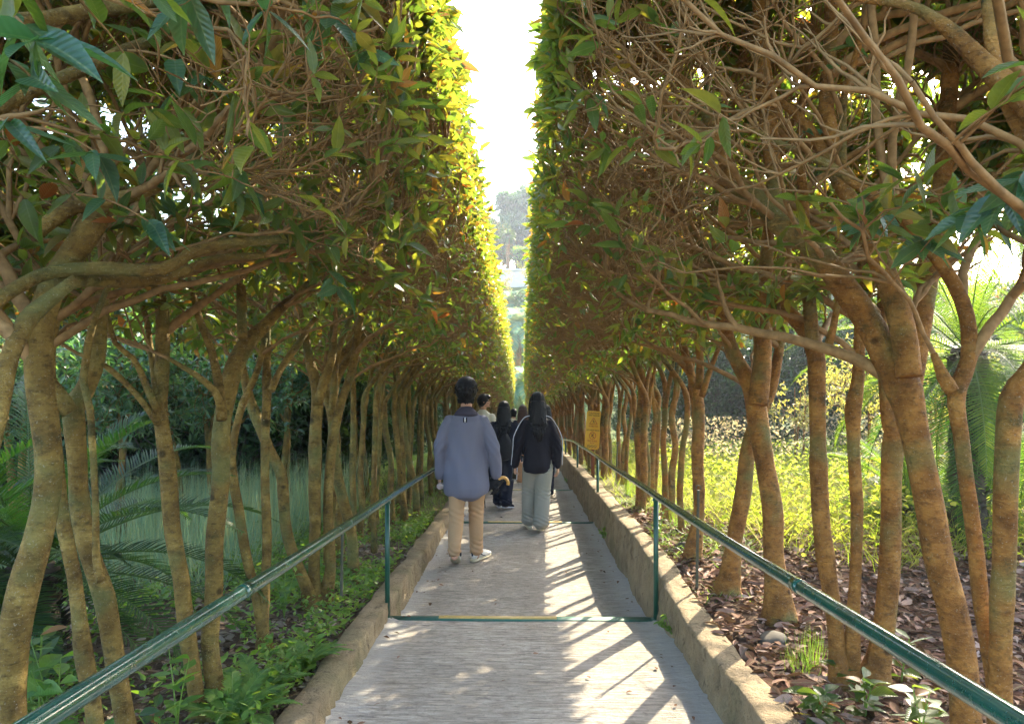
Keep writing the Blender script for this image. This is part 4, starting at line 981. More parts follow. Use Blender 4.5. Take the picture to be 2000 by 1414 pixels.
# loose leaves on the path
r_ = np.random.default_rng(5); n_ = 170; lx = r_.uniform(-.9, .92, n_); lx = np.where(r_.random(n_) < .5, np.sign(lx) * r_.uniform(.72, .9, n_), lx); ly = 2.6 + 12 * r_.random(n_) ** 1.4
b = MB(); b.inst(LHW[0], LHW[1], np.stack([lx, ly, [path_z(v) + .012 for v in ly]], 1), np.stack([r_.normal(size=n_), r_.normal(size=n_), 0 * lx], 1), np.array([0, 0, 1.]) + r_.normal(size=(n_, 3)) * .15, r_.uniform(.02, .05, n_))
tagk(b.build('fallen_leaves', M['dry']), 'few small brown leaves fallen on the concrete path', 'fallen leaves', kind='stuff')

def rock(px, py, d, r0, label, seed, sq=(1.3, .9, .55)):
    p = P(px, py, d); g = float(ground_z(p[0], p[1])); bm = bmesh.new(); bmesh.ops.create_icosphere(bm, subdivisions=4, radius=1)
    rs = np.random.default_rng(seed); k = rs.normal(size=(6, 3)) * 1.6; ph = rs.random(6) * 6
    for v in bm.verts:
        c = np.array(v.co); f = 1 + sum(.07 * math.sin(float(c @ k[i]) * 1.8 + ph[i]) for i in range(6)); f = min(f, 1.08)
        v.co = Vector((c[0] * f * r0 * sq[0], c[1] * f * r0 * sq[1], c[2] * f * r0 * sq[2]))
    me = bpy.data.meshes.new('rock'); bm.to_mesh(me); bm.free(); me.materials.append(M['rock']); me.polygons.foreach_set('use_smooth', [True] * len(me.polygons))
    o = bpy.data.objects.new('rock', me); COL.objects.link(o); o.location = (p[0], p[1], g + r0 * sq[2] * .3); o.rotation_euler = (0, 0, seed); tagk(o, label, 'rock', 'rocks in the beds')
rock(1508, 1212, 4.1, .085, 'grey stone at the foot of the crossing trunks', 1)
rock(1345, 1072, 6.0, .10, 'tan stone between the stake and the meadow', 2)
rock(590, 1020, 8.2, .12, 'flat pale stone far behind the left trunks', 3)
rock(640, 1008, 8.8, .13, 'rounded stone behind the left trunks, farther than the flat one', 4)
rock(700, 1085, 6.2, .05, 'small stone beside the left clump of stems', 5)

# ------------------------------------------------------------------ far side of the valley
fz = lambda x, y: float(ground_z(x, y))
far_k = Kind('far_tree', M['leaf_teal'], LL, M['dark_bark'], 231, 9.5, (4.2, 4.2, 3.6), 6.3, .25, 60, 2200, 12, (.5, .85), lowest=1.2)
far_p = Kind('far_tree', M['leaf'], LL, M['dark_bark'], 232, 6.5, (3.2, 3.2, 2.4), 4.4, .2, 44, 1500, 12, (.32, .55), lowest=.8)
far_k.put(.6, 74, 'large rounded tree on the skyline in the gap between the hedges', 'tree', 'trees on the far hill', 1.08, 0)
far_p.put(-3.2, 70, 'paler tree on the far hill at the left of the gap', 'tree', 'trees on the far hill', 1.05)
far_k.put(3.6, 69, 'feathery far tree at the right of the gap above the clipped hedge', 'tree', 'trees on the far hill', .72, 1)
i = 0
for X_, Y_ in [(-9, 74), (-17, 72), (-26, 76), (-36, 70), (9, 73), (17, 75), (26, 71), (36, 76), (-48, 66), (48, 68)]:
    (far_k, far_p)[i % 2].put(X_, Y_, 'tree on the far hillside hidden mostly behind the hedges', 'tree', 'trees on the far hill beside the gap', .9 + .06 * (i % 4)); i += 1
b = MB(); z0 = fz(0, 60) ; wz = P(1000, 527, 59)[2]
b.box((-14, 59, z0 - 3), (14, 59.35, wz - .12)); b.build; 
t = empty('garden_wall', (0, 59, z0), 'low white wall across the far slope', 'wall'); b.build('wall_face', M['white_wall'], t, False, origin=(0, 59, z0))
b = MB(); b.box((-14.1, 58.9, wz - .118), (14.1, 59.45, wz + .06)); b.build('coping', M['white_wall'], t, False, origin=(0, 59, z0))
# clipped hedge block on the terrace
def block_hedge(x0, x1, y, z, h, label, seed):
    rs = np.random.default_rng(seed); n = 5200; t = empty('clipped_hedge', ((x0 + x1) / 2, y, z), label, 'hedge')
    u = rs.uniform(x0, x1, n) - (x0 + x1) / 2; k = rs.random(n); yy = np.where(k < .6, -.6, rs.uniform(-.6, .6, n)); zz = np.where(k < .6, rs.uniform(0, h, n), h)
    pos = np.stack([u, yy, zz], 1) + rs.normal(size=(n, 3)) * .05
    b = MB(); b.inst(LL[0], LL[1], pos, rs.normal(size=(n, 3)) + [0, -.5, .5], rs.normal(size=(n, 3)) + [0, -.6, .8], rs.uniform(.16, .3, n)); b.build('foliage', M['cover'], t)
    b = MB(); b.box((x0 - (x0 + x1) / 2 + .1, -.5, -.3), (x1 - (x0 + x1) / 2 - .1, .5, h - .1)); b.build('branches', M['dark_bark'], t, False)
block_hedge(-.7, 7, 62, fz(2, 62), (P(1000, 488, 62)[2] - fz(2, 62)), 'bright green clipped hedge on the terrace above the white wall', 2)
block_hedge(-10, 8, 60.6, fz(2, 60.6), .5, 'low dark hedge directly behind the white wall', 3)
def palm(px, pyb, d, H, L, nf, label, seed, mat='frond', droop=1.8):
    rs = np.random.default_rng(seed); p = P(px, pyb, d); g = fz(p[0], p[1]); t = empty('palm_tree', (p[0], p[1], g), label, 'palm tree', 'palms on the far slope')
    b = MB(); zz = np.linspace(-.2, H, 16); b.tubes(np.stack([.1 * np.sin(zz * .4), 0 * zz, zz], 1), .16 + .02 * np.sin(np.arange(16) * 2.1), 10, True); b.build('trunk', M['bark_r'], t)
    for k in range(nf):
        a = k * 2.4; f = k / nf; lb = MB(); sb = MB()
        frond_mesh(lb, sb, (.1 * math.sin(H * .4), 0, H), (math.cos(a), math.sin(a)), 1.35 - 1.7 * f, L * rs.uniform(.85, 1.1), 44, L * .26, .05, droop, rs, .1, .025)
        fr = sb.build('frond', M[mat], t); lb.build('leaflets', M[mat], fr)
gx = lambda px, d: P(px, 0, d)[0]
palm(1012, 640, 48, 3.2, 2.6, 30, 'drooping blue green palm on the slope in the gap', 1, 'grass_blue', 2.2)
palm(1028, 700, 43, 2.3, 2.3, 26, 'lower palm at the foot of the far slope in the gap', 2, 'grass_blue', 2.2)
palm(990, 470, 64, 4.6, 1.0, 16, 'tiny slim palm on the far terrace left of the clipped hedge', 3, 'frond_sun', 2.0)
palm(1000, 600, 53, 1.2, 2.0, 22, 'short pale palm below the white wall', 4, 'grass_blue', 2.0)
for k, (X_, Y_) in enumerate([(-1.4, 55), (.8, 56.5), (2.4, 55.5), (-3.2, 56), (4.2, 57), (-5.2, 53), (6, 54)]):
    pale.put(X_, Y_, 'orange tinted shrub under the far white wall', 'shrub', 'orange shrubs under the far wall', 1.25)
for k, (X_, Y_) in enumerate([(-2.6, 45), (3.4, 46), (-3.5, 41), (3.8, 41.5), (.2, 52), (-6, 48), (7, 49), (-1.2, 42.5)]):
    cam_a.put(X_, Y_, 'bushy shrub at the foot of the far slope below the tunnel', 'shrub', 'shrubs at the foot of the far slope', 1.1)

# ------------------------------------------------------------------ people
def loft(bm, rings, sides=20, xdir=(1, 0, 0), cf=.55):
    """closed tube through rings (x, y, z, rx, ry) with rounded ends; rx lies along xdir"""
    rg = np.array(rings, float); P0 = rg[:, :3]; n = len(rg)
    T = norm(np.gradient(P0, axis=0)) if n > 1 else np.array([[0, 0, 1.]])
    def ring(c, t, rx, ry):
        A = np.array(xdir, float); A = norm(A - t * (A @ t)); B_ = np.cross(t, A)
        return [bm.verts.new(Vector(c + A * rx * math.cos(a) + B_ * ry * math.sin(a))) for a in np.linspace(0, 2 * math.pi, sides, endpoint=False)]
    seq = []
    e = min(rg[0, 3], rg[0, 4])
    for k in (.15, .55): seq.append((P0[0] - T[0] * e * cf * math.cos(math.asin(k)) , T[0], rg[0, 3] * k, rg[0, 4] * k))
    for i in range(n): seq.append((P0[i], T[i], rg[i, 3], rg[i, 4]))
    e = min(rg[-1, 3], rg[-1, 4])
    for k in (.55, .15): seq.append((P0[-1] + T[-1] * e * .55 * math.cos(math.asin(k)), T[-1], rg[-1, 3] * k, rg[-1, 4] * k))
    rr = [ring(*q) for q in seq]
    for a, b_ in zip(rr[:-1], rr[1:]):
        for k in range(sides):
            k2 = (k + 1) % sides; bm.faces.new((a[k], a[k2], b_[k2], b_[k]))
    bm.faces.new(rr[0][::-1]); bm.faces.new(rr[-1])
def dense(rings, m=4):
    r_ = catmull(np.array(rings, float), .04) if len(rings) > 2 else np.array(rings, float); return r_
def ball(bm, c, r, sub=3):
    d = bmesh.ops.create_icosphere(bm, subdivisions=sub, radius=1)
    for v in d['verts']: v.co = Vector((v.co.x * r[0] + c[0], v.co.y * r[1] + c[1], v.co.z * r[2] + c[2]))
def solid(name, bm, mat, parent, voxel=.010, it=4, fold=None, sharp=False):
    me = bpy.data.meshes.new(name); bm.to_mesh(me); bm.free()
    o = bpy.data.objects.new(name, me); COL.objects.link(o)
    if voxel:
        m = o.modifiers.new('r', 'REMESH'); m.mode = 'VOXEL'; m.voxel_size = voxel; m.use_smooth_shade = True
        if it: m = o.modifiers.new('s', 'SMOOTH'); m.iterations = it; m.factor = .5
        dg = bpy.context.evaluated_depsgraph_get(); dg.update(); me2 = bpy.data.meshes.new_from_object(o.evaluated_get(dg)); o.modifiers.clear(); o.data = me2; me2.name = name; bpy.data.meshes.remove(me); me = me2
    if fold:
        n = len(me.vertices); co = np.zeros(n * 3, np.float32); me.vertices.foreach_get('co', co); co = co.reshape(-1, 3).astype(float)
        nr = np.zeros(n * 3, np.float32); me.vertex_normals.foreach_get('vector', nr); nr = nr.reshape(-1, 3)
        co = co + nr * fold(co)[:, None]; me.vertices.foreach_set('co', co.astype(np.float32).ravel()); me.update()
    me.materials.clear(); me.materials.append(mat); me.polygons.foreach_set('use_smooth', np.ones(len(me.polygons), bool))
    o.parent = parent; return o
def hand(bm, w, d, pn, side, curl=.5):
    """w wrist, d direction of the hand, pn palm normal, side +1 thumb along cross(d, pn)"""
    d = norm(np.array(d, float)); pn = norm(np.array(pn, float)); pn = norm(pn - d * (pn @ d)); a = np.cross(d, pn) * side
    w = np.array(w, float)
    loft(bm, [(*(w), .024, .018), (*(w + d * .03), .032, .016), (*(w + d * .085), .039, .014)], 12, a)
    for k, L in enumerate((.072, .080, .075, .060)):
        o = w + d * .085 + a * (.029 - .0195 * k); ang = 0; p = o; pts = [(*(o - d * .015), .0088, .0088)]
        for j, f in enumerate((.45, .32, .23)):
            ang += curl * (1.0 + .25 * j); dd = d * math.cos(ang) + pn * math.sin(ang); p = p + dd * L * f; pts.append((*p, .0084 - .001 * j, .0084 - .001 * j))
        loft(bm, pts, 8, a)
    th = w + d * .025 + a * .026; pts = [(*th, .012, .012)]; q = th + (a * .75 + d * .7 + pn * .25) * .034; pts.append((*q, .0105, .0105)); q2 = q + (d * .8 + pn * .6 + a * .1) * .03; pts.append((*q2, .009, .009)); loft(bm, pts, 8, pn)
def rot_z(p, c, a):
    p = np.array(p, float); s_, c_ = math.sin(a), math.cos(a); x, y = p[0] - c[0], p[1] - c[1]; return np.array([c[0] + x * c_ - y * s_, c[1] + x * s_ + y * c_, p[2]])
def cloth(name, c1, c2, sc=200, rough=.9, bd=.0015, **k): return simple(name, c1, c2, sc, rough, bd, .15, **k)
M['skin'] = simple('skin', (.62, .36, .24), (.52, .28, .18), 30, .5, .0004, .4, 0, **{'Subsurface Weight': .12, 'Subsurface Radius': (.02, .008, .004)})
def hair_mat(name, c, c2):
    m, nt, out = mat_new(name); v = coords(nt, 'Object', (1, 1, .05)); n = noise(nt, v, 170, 3, .6)
    prin(nt, out, ramp(nt, n, [(.35, c), (.65, c2)]), .42, bump(nt, n, .9, .004), .28); return m
M['hair'] = hair_mat('black_hair', (.004, .004, .005), (.012, .011, .012)); M['hair_brown'] = hair_mat('brown_hair', (.05, .022, .015), (.10, .05, .035))
M['sweater'] = cloth('grey_blue_knit', (.185, .185, .235), (.155, .155, .205), 260)
M['collar'] = cloth('faded_denim_collar', (.075, .065, .085), (.055, .05, .07), 260)
M['chino'] = cloth('tan_chino', (.47, .29, .15), (.40, .245, .13), 180)
M['black_cloth'] = cloth('black_track_fabric', (.013, .012, .017), (.02, .018, .024), 120, .75)
M['stripe'] = cloth('white_stripe', (.72, .74, .80), (.65, .68, .74), 90)
M['jeans'] = cloth('pale_grey_denim', (.31, .295, .24), (.25, .24, .20), 220)
M['navy'] = cloth('dark_navy_fabric', (.02, .022, .035), (.012, .014, .022), 120)
M['cream'] = cloth('cream_cotton', (.70, .64, .50), (.62, .57, .45), 120)
M['white_cloth'] = cloth('white_cotton', (.78, .76, .72), (.7, .68, .65), 120)
M['shoe_white'] = simple('white_shoe_leather', (.74, .70, .62), (.62, .58, .50), 40, .55, .0005)
M['sole'] = simple('cream_rubber_sole', (.62, .54, .36), (.5, .43, .28), 60, .7, .001)
M['shoe_dark'] = simple('navy_shoe_trim', (.03, .035, .06), None, 40, .6, .0005)
M['bag'] = simple('tan_bag', (.46, .24, .12), (.38, .19, .09), 20, .6, .001)
M['wood'] = simple('varnished_wood', (.72, .38, .08), (.55, .26, .05), 30, .3, .0003, .6)
M['umbrella'] = cloth('black_umbrella_fabric', (.012, .012, .014), (.02, .02, .022), 40, .5)
m_, nt_, out_ = mat_new('clear_plastic'); prin(nt_, out_, (.93, .96, 1), .06, None, .5, 0, **{'Transmission Weight': .75, 'IOR': 1.33}); M['plastic'] = m_

def fold_fn(amp, seed, zs=9, big=1.0):
    r = np.random.default_rng(seed); k = r.normal(size=(7, 3)); ph = r.random(7) * 6
    def f(c):
        s_ = 0
        for i in range(7): s_ = s_ + np.sin(c[:, 0] * k[i, 0] * 22 + c[:, 1] * k[i, 1] * 16 + c[:, 2] * k[i, 2] * zs + ph[i]) / 7 ** .5
        return amp * s_
    return f
def shoe(t, x, y, z, yaw, pitch, ms, msole, trim, K=1.1):
    c, s_ = math.cos(yaw), math.sin(yaw); cp, sp = math.cos(pitch), math.sin(pitch)
    def tf(p):   # toe at +y; pitch lifts the heel
        px, py, pz = p; py2 = py - .20; yy = py2 * cp + pz * sp * 1; zz = -py2 * sp + pz * cp; py, pz = yy + .20, zz
        return (x + K * (px * c - py * s_), y + K * (px * s_ + py * c), z + K * pz)
    def rg(rows): return [(*tf(r[:3]), K * r[3], K * r[4]) for r in rows]
    xd = (c, s_, 0)
    up = bmesh.new(); loft(up, rg([(0, -.06, .062, .030, .040), (0, -.03, .062, .036, .042), (0, .04, .058, .040, .042), (0, .11, .046, .045, .034), (0, .17, .036, .046, .024), (0, .205, .030, .036, .016)]), 16, xd)
    loft(up, rg([(0, -.035, .05, .034, .045), (0, -.03, .10, .034, .046)]), 14, xd)
    o = solid('shoe', up, ms, t, .006, 2)
    so_ = bmesh.new(); loft(so_, rg([(0, -.072, .016, .028, .015), (0, -.05, .016, .038, .018), (0, .04, .014, .041, .016), (0, .12, .014, .049, .014), (0, .19, .014, .044, .012), (0, .218, .016, .028, .010)]), 16, xd)
    solid('sole', so_, msole, o, .006, 1)
    tr = bmesh.new(); loft(tr, rg([(0, -.076, .06, .010, .006), (0, -.084, .105, .009, .006)]), 10, xd)
    for sx in (-1, 1): loft(tr, rg([(sx * .040, -.03, .085, .004, .012), (sx * .043, .02, .055, .004, .014), (sx * .046, .07, .035, .004, .010)]), 8, (0, 0, 1))
    solid('shoe_trim', tr, trim, o, .004, 1)

def person(y, x, heading, label, S, seed, sh=.195, hem=.68, hemw=.26, top='sweater', legs='chino', hair='short', hairm='hair', look=0.0, lh=(-.27, .03, .83), rh=(.27, .03, .83), le=(-.245, -.03, 1.13), re=(.245, -.03, 1.13),
           lf=(-.085, -.10, .0, .35), rf=(.085, .16, -.15, 0), legw=(.10, .085, .07), shoes=('shoe_white', 'sole', 'shoe_dark'), hs=1.0, slack=0.0, curl=(.6, .6), slr=.062, group=None, hairlen=1.2):
    """figure 1.78 m tall facing +y in its own frame, scaled by S; x along the path, feet on the path"""
    zg = path_z(y); t = empty('person', (x, y, zg), label, 'person', group); t.rotation_euler = (0, 0, heading); t.scale = (S, S, S)
    hipz = .93; HC = np.array([0, .015, 1.655])
    def hd(p):
        p = np.array(p, float); p = HC + (p - HC) * hs + [0, 0, .012 * (hs > 1)]; return rot_z(p, (0, .0), look)
    # body: one continuous surface
    b = bmesh.new()
    loft(b, dense([(0, 0, .86, .135, .095), (0, 0, .95, .16, .11), (0, .01, 1.1, .14, .095), (0, .01, 1.28, .15, .105), (0, 0, 1.375, .13, .085), (0, 0, 1.455, .07, .055)]), 22)
    loft(b, dense([(0, -.005, 1.44, .062, .058), (0, .0, 1.50, .054, .055), (0, .01, 1.58, .052, .056)]), 16)
    fb_ = lambda *a: None; c = hd(HC); ball(b, c, (.076, .094, .112)); ball(b, hd(HC + [0, .035, -.055]), (.054, .058, .062)); ball(b, hd(HC + [0, .078, -.10]), (.024, .02, .018))
    ball(b, hd(HC + [0, .102, -.022]), (.012, .018, .020)); ball(b, hd(HC + [0, .094, -.055]), (.022, .012, .008)); ball(b, hd(HC + [0, .088, -.068]), (.020, .012, .007))
    for s_ in (-1, 1):
        ball(b, hd(HC + [s_ * .079, -.005, -.015]), (.010, .020, .031)); ball(b, hd(HC + [s_ * .03, .082, .012]), (.018, .012, .006)); ball(b, hd(HC + [s_ * .04, .07, -.03]), (.022, .02, .018))
    arms = [(-1, le, lh, curl[0]), (1, re, rh, curl[1])]
    for s_, e, h, cu in arms:
        s0 = np.array([s_ * (sh - .06), 0, 1.375]); e = np.array(e); h = np.array(h)
        loft(b, dense([(*s0, .045, .045), (*((s0 + e) / 2), .046, .046), (*e, .038, .038), (*((e + h) / 2), .034, .034), (*h, .024, .021)]), 14)
        hand(b, h, norm(h - e) * [1, 1, 1] + [0, .12, 0], (-s_, .15, 0), -s_ * 0 + (1 if s_ < 0 else -1), cu)
    feet = [(-1, lf), (1, rf)]; LG = []
    for s_, f in feet:
        hp = np.array([s_ * .09, 0, .90]); ank = np.array([f[0], f[1] - .03, .10 + .16 * math.sin(f[3]) ])
        mid = (hp + ank) / 2 + [0, .035 + .04 * f[3], .02]; LG.append((hp, mid, ank))
        loft(b, dense([(*hp, .085, .085), (*((hp + mid) / 2), .072, .074), (*mid, .052, .055), (*((mid + ank) / 2), .045, .05), (*ank, .034, .038)]), 16)
        loft(b, [(*(ank + [0, -.01, -.04]), .03, .035), (*(ank + [0, .08, -.06]), .036, .024), (*(ank + [0, .15, -.07]), .03, .014)], 12, (1, 0, 0))
    solid('body', b, M['skin'], t, .0075, 3)
    # eyes
    eb = bmesh.new()
    for s_ in (-1, 1): ball(eb, hd(HC + [s_ * .031, .083, .0]), (.012, .009, .006), 2)
    solid('eyes', eb, M['ink'], t, 0)
    # trousers
    b = bmesh.new(); loft(b, dense([(0, 0, 1.0, .155, .11), (0, -.01, .92, .180, .13), (0, -.012, .84, .182, .132), (0, -.005, .77, .16, .12)]), 26)
    for (hp, mid, ank), (s_, f) in zip(LG, feet):
        a, m_, k = legw; low = ank + [0, -.008, -.005]
        loft(b, dense([(hp[0], hp[1], .86, a * .95, a * 1.05), (*((hp + mid) / 2), a, a * 1.05), (*mid, m_, m_ * 1.06), (*((mid + ank) / 2 + [0, -.012, 0]), (m_ + k) / 2, (m_ + k) / 2 * 1.08), (*(ank + [0, 0, .07]), k * .98, k * 1.08), (*low, k * 1.06, k * 1.2)]), 20)
    fz_ = fold_fn(.0042 + slack, seed, 14)
    ankz = min(l[2][2] for l in LG)
    def ff(c): 
        bunch = np.exp(-((c[:, 2] - ankz - .06) / .07) ** 2) + .8 * np.exp(-((c[:, 2] - .50) / .06) ** 2) + .6 * np.exp(-((c[:, 2] - .80) / .05) ** 2)
        return fz_(c) + .006 * bunch * np.sin(c[:, 2] * 125 + c[:, 0] * 60 + 2 * np.sin(c[:, 1] * 30))
    solid('trousers', b, M[legs], t, .0085, 3, ff)
    # top
    b = bmesh.new(); w_ = hemw
    loft(b, dense([(0, -.005, hem, w_ * .93, .15), (0, -.012, hem + .06, w_, .165), (0, -.005, (hem + 1.2) / 2, w_ * .95, .155), (0, .0, 1.2, max(w_ * .88, sh * 1.03), .15), (0, -.005, 1.33, sh * 1.02, .138), (0, -.005, 1.405, sh * .82, .11), (0, -.005, 1.465, sh * .46, .078)]), 30, (1, 0, 0), .5 if top == 'sweater' else .12)
    for s_, e, h, cu in arms:
        s0 = np.array([s_ * (sh - .045), -.003, 1.395]); e = np.array(e); h = np.array(h)
        loft(b, dense([(*s0, .068, .072), (*((s0 + e) / 2 + [s_ * .005, 0, 0]), slr * 1.25, slr * 1.25), (*e, slr * 1.16, slr * 1.2), (*((e + h) / 2), slr * 1.08, slr * 1.1), (*(h + (e - h) * .12), slr * .92, slr * .92), (*(h + (h - e) * .0), slr * .72, slr * .7)]), 18)
    f2 = fold_fn(.0068 if top == 'sweater' else .006, seed + 5, 4)
    def fs(c):
        out = f2(c) + .004 * np.sin(c[:, 0] * 45 + 3 * np.sin(c[:, 2] * 6)) * smooth(1.35, .9, c[:, 2])
        for s_, e, h, cu in arms:
            d_ = np.linalg.norm(c - np.array(e), axis=1); out = out + .006 * np.exp(-(d_ / .11) ** 2) * np.sin(c[:, 2] * 70 + s_ * c[:, 0] * 95 + c[:, 1] * 40)
        return out
    solid('jacket' if top == 'black_cloth' else 'sweater' if top == 'sweater' else 'shirt', b, M[top], t, .0085, 3, fs)
    # shoes
    for (hp, mid, ank), (s_, f) in zip(LG, feet):
        shoe(t, f[0], f[1], .0, f[2], f[3], M[shoes[0]], M[shoes[1]], M[shoes[2]])
    # hair
    b = bmesh.new(); r = np.random.default_rng(seed)
    if hair == 'short':
        ball(b, hd(HC + [0, -.016, .030]), (.100 * hs, .106 * hs, .102 * hs)); ball(b, hd(HC + [0, -.028, -.008]), (.098 * hs, .096 * hs, .100 * hs)); ball(b, hd(HC + [0, -.04, -.055]), (.080 * hs, .066 * hs, .062 * hs)); ball(b, hd(HC + [0, .045, .07]), (.075 * hs, .06 * hs, .05 * hs))
        for k in range(90):
            a = r.uniform(0, 6.28); el = r.uniform(-.5, 1.5); d_ = np.array([math.cos(a) * math.cos(el), -abs(math.sin(a)) * math.cos(el) if el < .5 else math.sin(a) * math.cos(el), math.sin(el)])
            p0 = HC + [0, -.018, .02] + d_ * [.090, .098, .094]; p1 = p0 + (d_ * .25 + [r.normal() * .3, r.normal() * .2, -.8]) * .035
            loft(b, [(*hd(p0), .012, .010), (*hd((p0 + p1) / 2 + d_ * .006), .010, .008), (*hd(p1), .004, .004)], 7)
        for k in range(16):
            x0 = -.07 + .14 * k / 15; p0 = HC + [x0, -.095 + .02 * abs(x0) / .07, -.075]; loft(b, [(*hd(p0), .011, .010), (*hd(p0 + [r.normal() * .004, .010, -.03 - r.random() * .018]), .004, .004)], 7)
        solid('hair', b, M[hairm], t, .0055, 1)
    else:
        hl = hairlen
        ball(b, hd(HC + [0, -.012, .022]), (.094, .108, .106)); ball(b, hd(HC + [0, -.04, -.05]), (.098, .085, .11))
        rows = [(0, -.05, 1.66, .092, .072), (0, -.07, 1.56, .102, .060), (0, -.095, 1.46, .108, .046), (0, -.118, 1.38, .100, .036)]
        loft(b, dense(rows), 26)
        for k in range(120):
            x0 = r.uniform(-1, 1); xt = x0 * .095; xb = x0 * .098 + r.normal() * .016; zb = hl + .24 * abs(x0) ** 1.5 + r.exponential(.05) - .02; yb = -.158 + .05 * x0 * x0 + r.normal() * .006
            z1 = r.uniform(1.38, 1.6); ra = r.uniform(.010, .016)
            loft(b, dense([(xt, -.085 - .03 * (1 - x0 * x0), z1, ra, .012), (xt * 1.12, -.135 + .03 * x0 * x0, 1.36, ra, .010), ((xt + xb) / 2 * 1.1 + r.normal() * .006, yb - .006, (1.36 + zb) / 2, ra * .9, .009), (xb, yb, zb, ra * .3, .003)]), 8)
        for s_ in (-1, 1):
            loft(b, dense([(*hd(HC + [s_ * .078, .03, .03]), .022, .03), (*hd(HC + [s_ * .088, .03, -.06]), .024, .03), (s_ * .095, .02, 1.48, .03, .03), (s_ * .09, -.07, 1.42, .03, .03)]), 12)
        solid('hair', b, M[hairm], t, .0055, 0, lambda c: .002 * np.sin(c[:, 0] * 330 + 2 * np.sin(c[:, 2] * 9)))
    return t
def wpt(t, p):
    c, s_ = math.cos(t.rotation_euler.z), math.sin(t.rotation_euler.z); S = t.scale.x
    return np.array(t.location) + S * np.array([p[0] * c - p[1] * s_, p[0] * s_ + p[1] * c, p[2]])

# man in the long blue sweater
def pX(px, d): return (px - 1000) / F * d * RT[0] + FW[0] * d
Y1 = 7.30; X1 = float(pX(911, Y1))
man = person(Y1, X1, -.02, 'man in a long grey blue sweater and tan trousers walking away, nearest to the viewer', 1.03, 1, sh=.190, hem=.69, hemw=.218, lh=(-.262, .02, .83), rh=(.292, .06, .83), le=(-.250, -.05, 1.13), re=(.258, -.05, 1.13),
             lf=(-.092, -.20, .05, .50), rf=(.088, .14, -.45, .0), legw=(.090, .074, .062), curl=(.9, .9), slr=.056, hs=1.05)
b = bmesh.new(); loft(b, [(0, -.022, 1.425, .120, .105), (0, -.012, 1.465, .100, .088), (0, -.004, 1.492, .072, .068)], 26); solid('collar', b, M['collar'], man, .006, 3, fold_fn(.001, 3))
b = MB(); b.box((-.018, -.142, 1.375), (-.006, -.110, 1.418)); b.box((.006, -.142, 1.375), (.018, -.110, 1.418)); lo_ = b.build('neck_label', M['black_cloth'], man, False)
b = MB(); b.box((-.0058, -.1425, 1.375), (.0058, -.110, 1.418)); b.build('label_stripe', M['stripe'], man, False)
# bottle held in his left hand, its base towards the viewer
h = wpt(man, (-.245, .0, .755)); t = empty('water_bottle', tuple(h), 'clear plastic water bottle held by the man in the long blue sweater', 'bottle')
b = MB(); yy = np.array([-.11, -.108, -.10, -.03, .05, .085, .10, .105, .125]); rr = np.array([.002, .026, .033, .0335, .033, .026, .014, .0125, .0125]); b.tubes(np.stack([0 * yy, yy, 0 * yy - .1 * yy], 1), rr, 24, True); b.build('bottle_body', M['plastic'], t)
b = MB(); b.tubes(np.array([(0, .122, -.012), (0, .142, -.014)]), np.array([.016, .016]), 18, True); b.build('bottle_cap', M['stripe'], t)
# folded umbrella in his right hand
h = wpt(man, (.29, .07, .765)); t = empty('folded_umbrella', tuple(h), 'folded black umbrella with curved wooden handle, held by the man in the blue sweater', 'umbrella')
b = bmesh.new(); r = np.random.default_rng(4)
loft(b, dense([(-.14, .0, -.035, .030, .034), (-.08, 0, -.01, .055, .06), (0, 0, .02, .06, .065), (.045, 0, .03, .03, .03)]), 18, (0, 0, 1))
for k in range(22):
    a = r.uniform(0, 6.28); x0 = r.uniform(-.13, .02); loft(b, [(x0, .04 * math.cos(a), .05 * math.sin(a), .018, .012), (x0 - .03, .062 * math.cos(a + .3), .075 * math.sin(a + .3) - .015, .012, .006), (x0 - .06, .055 * math.cos(a + .5), .085 * math.sin(a + .5) - .03, .005, .004)], 7)
solid('canopy', b, M['umbrella'], t, .006, 1)
b = MB(); a = np.linspace(2.7, -.35, 18); b.tubes(np.stack([.058 + .052 * np.cos(a) * 1.0, 0 * a - .03, .0 + .055 * np.sin(a) + .012], 1), np.full(18, .0155), 14, True); b.build('handle', M['wood'], t)
b = MB(); b.tubes(np.array([(-.12, 0, -.04), (-.125, .0, -.16), (-.12, .0, -.24)]), np.array([.006, .007, .005]), 6, True); b.build('strap', M['umbrella'], t)

# woman in the black track jacket
Y2 = 9.1; X2 = float(pX(1050, Y2))
wom = person(Y2, X2, .03, 'long haired woman in a black track jacket with white sleeve stripes and pale grey jeans', .955, 2, sh=.195, hem=.78, hemw=.195, top='black_cloth', legs='jeans', hair='long', hairlen=1.16, lh=(-.285, .02, .82), rh=(.262, -.0, .82), le=(-.252, -.04, 1.10), re=(.250, -.05, 1.10),
             lf=(-.10, .16, .1, 0), rf=(.035, -.12, -.03, .14), legw=(.112, .106, .100), curl=(.9, .5), slr=.055, hs=1.05)
b = MB()
for s_, e, h in ((-1, (-.252, -.04, 1.10), (-.285, .02, .82)), (1, (.250, -.05, 1.10), (.262, 0, .82))):
    for k in (0, 1):
        pr = catmull(np.array([(s_ * .09, -.050 + .022 * k, 1.487), (s_ * .165, -.040 + .028 * k, 1.465), (s_ * .232, -.038 + .030 * k, 1.38), (e[0] + s_ * .056, e[1] - .018 + .03 * k, e[2] + .12), (e[0] + s_ * .066, e[1] - .020 + .03 * k, e[2]), ((e[0] + h[0]) / 2 + s_ * .061, (e[1] + h[1]) / 2 - .015 + .03 * k, (e[2] + h[2]) / 2), (h[0] + s_ * .055, h[1] - .01 + .025 * k, h[2] + .03)]), .03)
        b.tubes(pr, np.full(len(pr), .0045), 6, True)
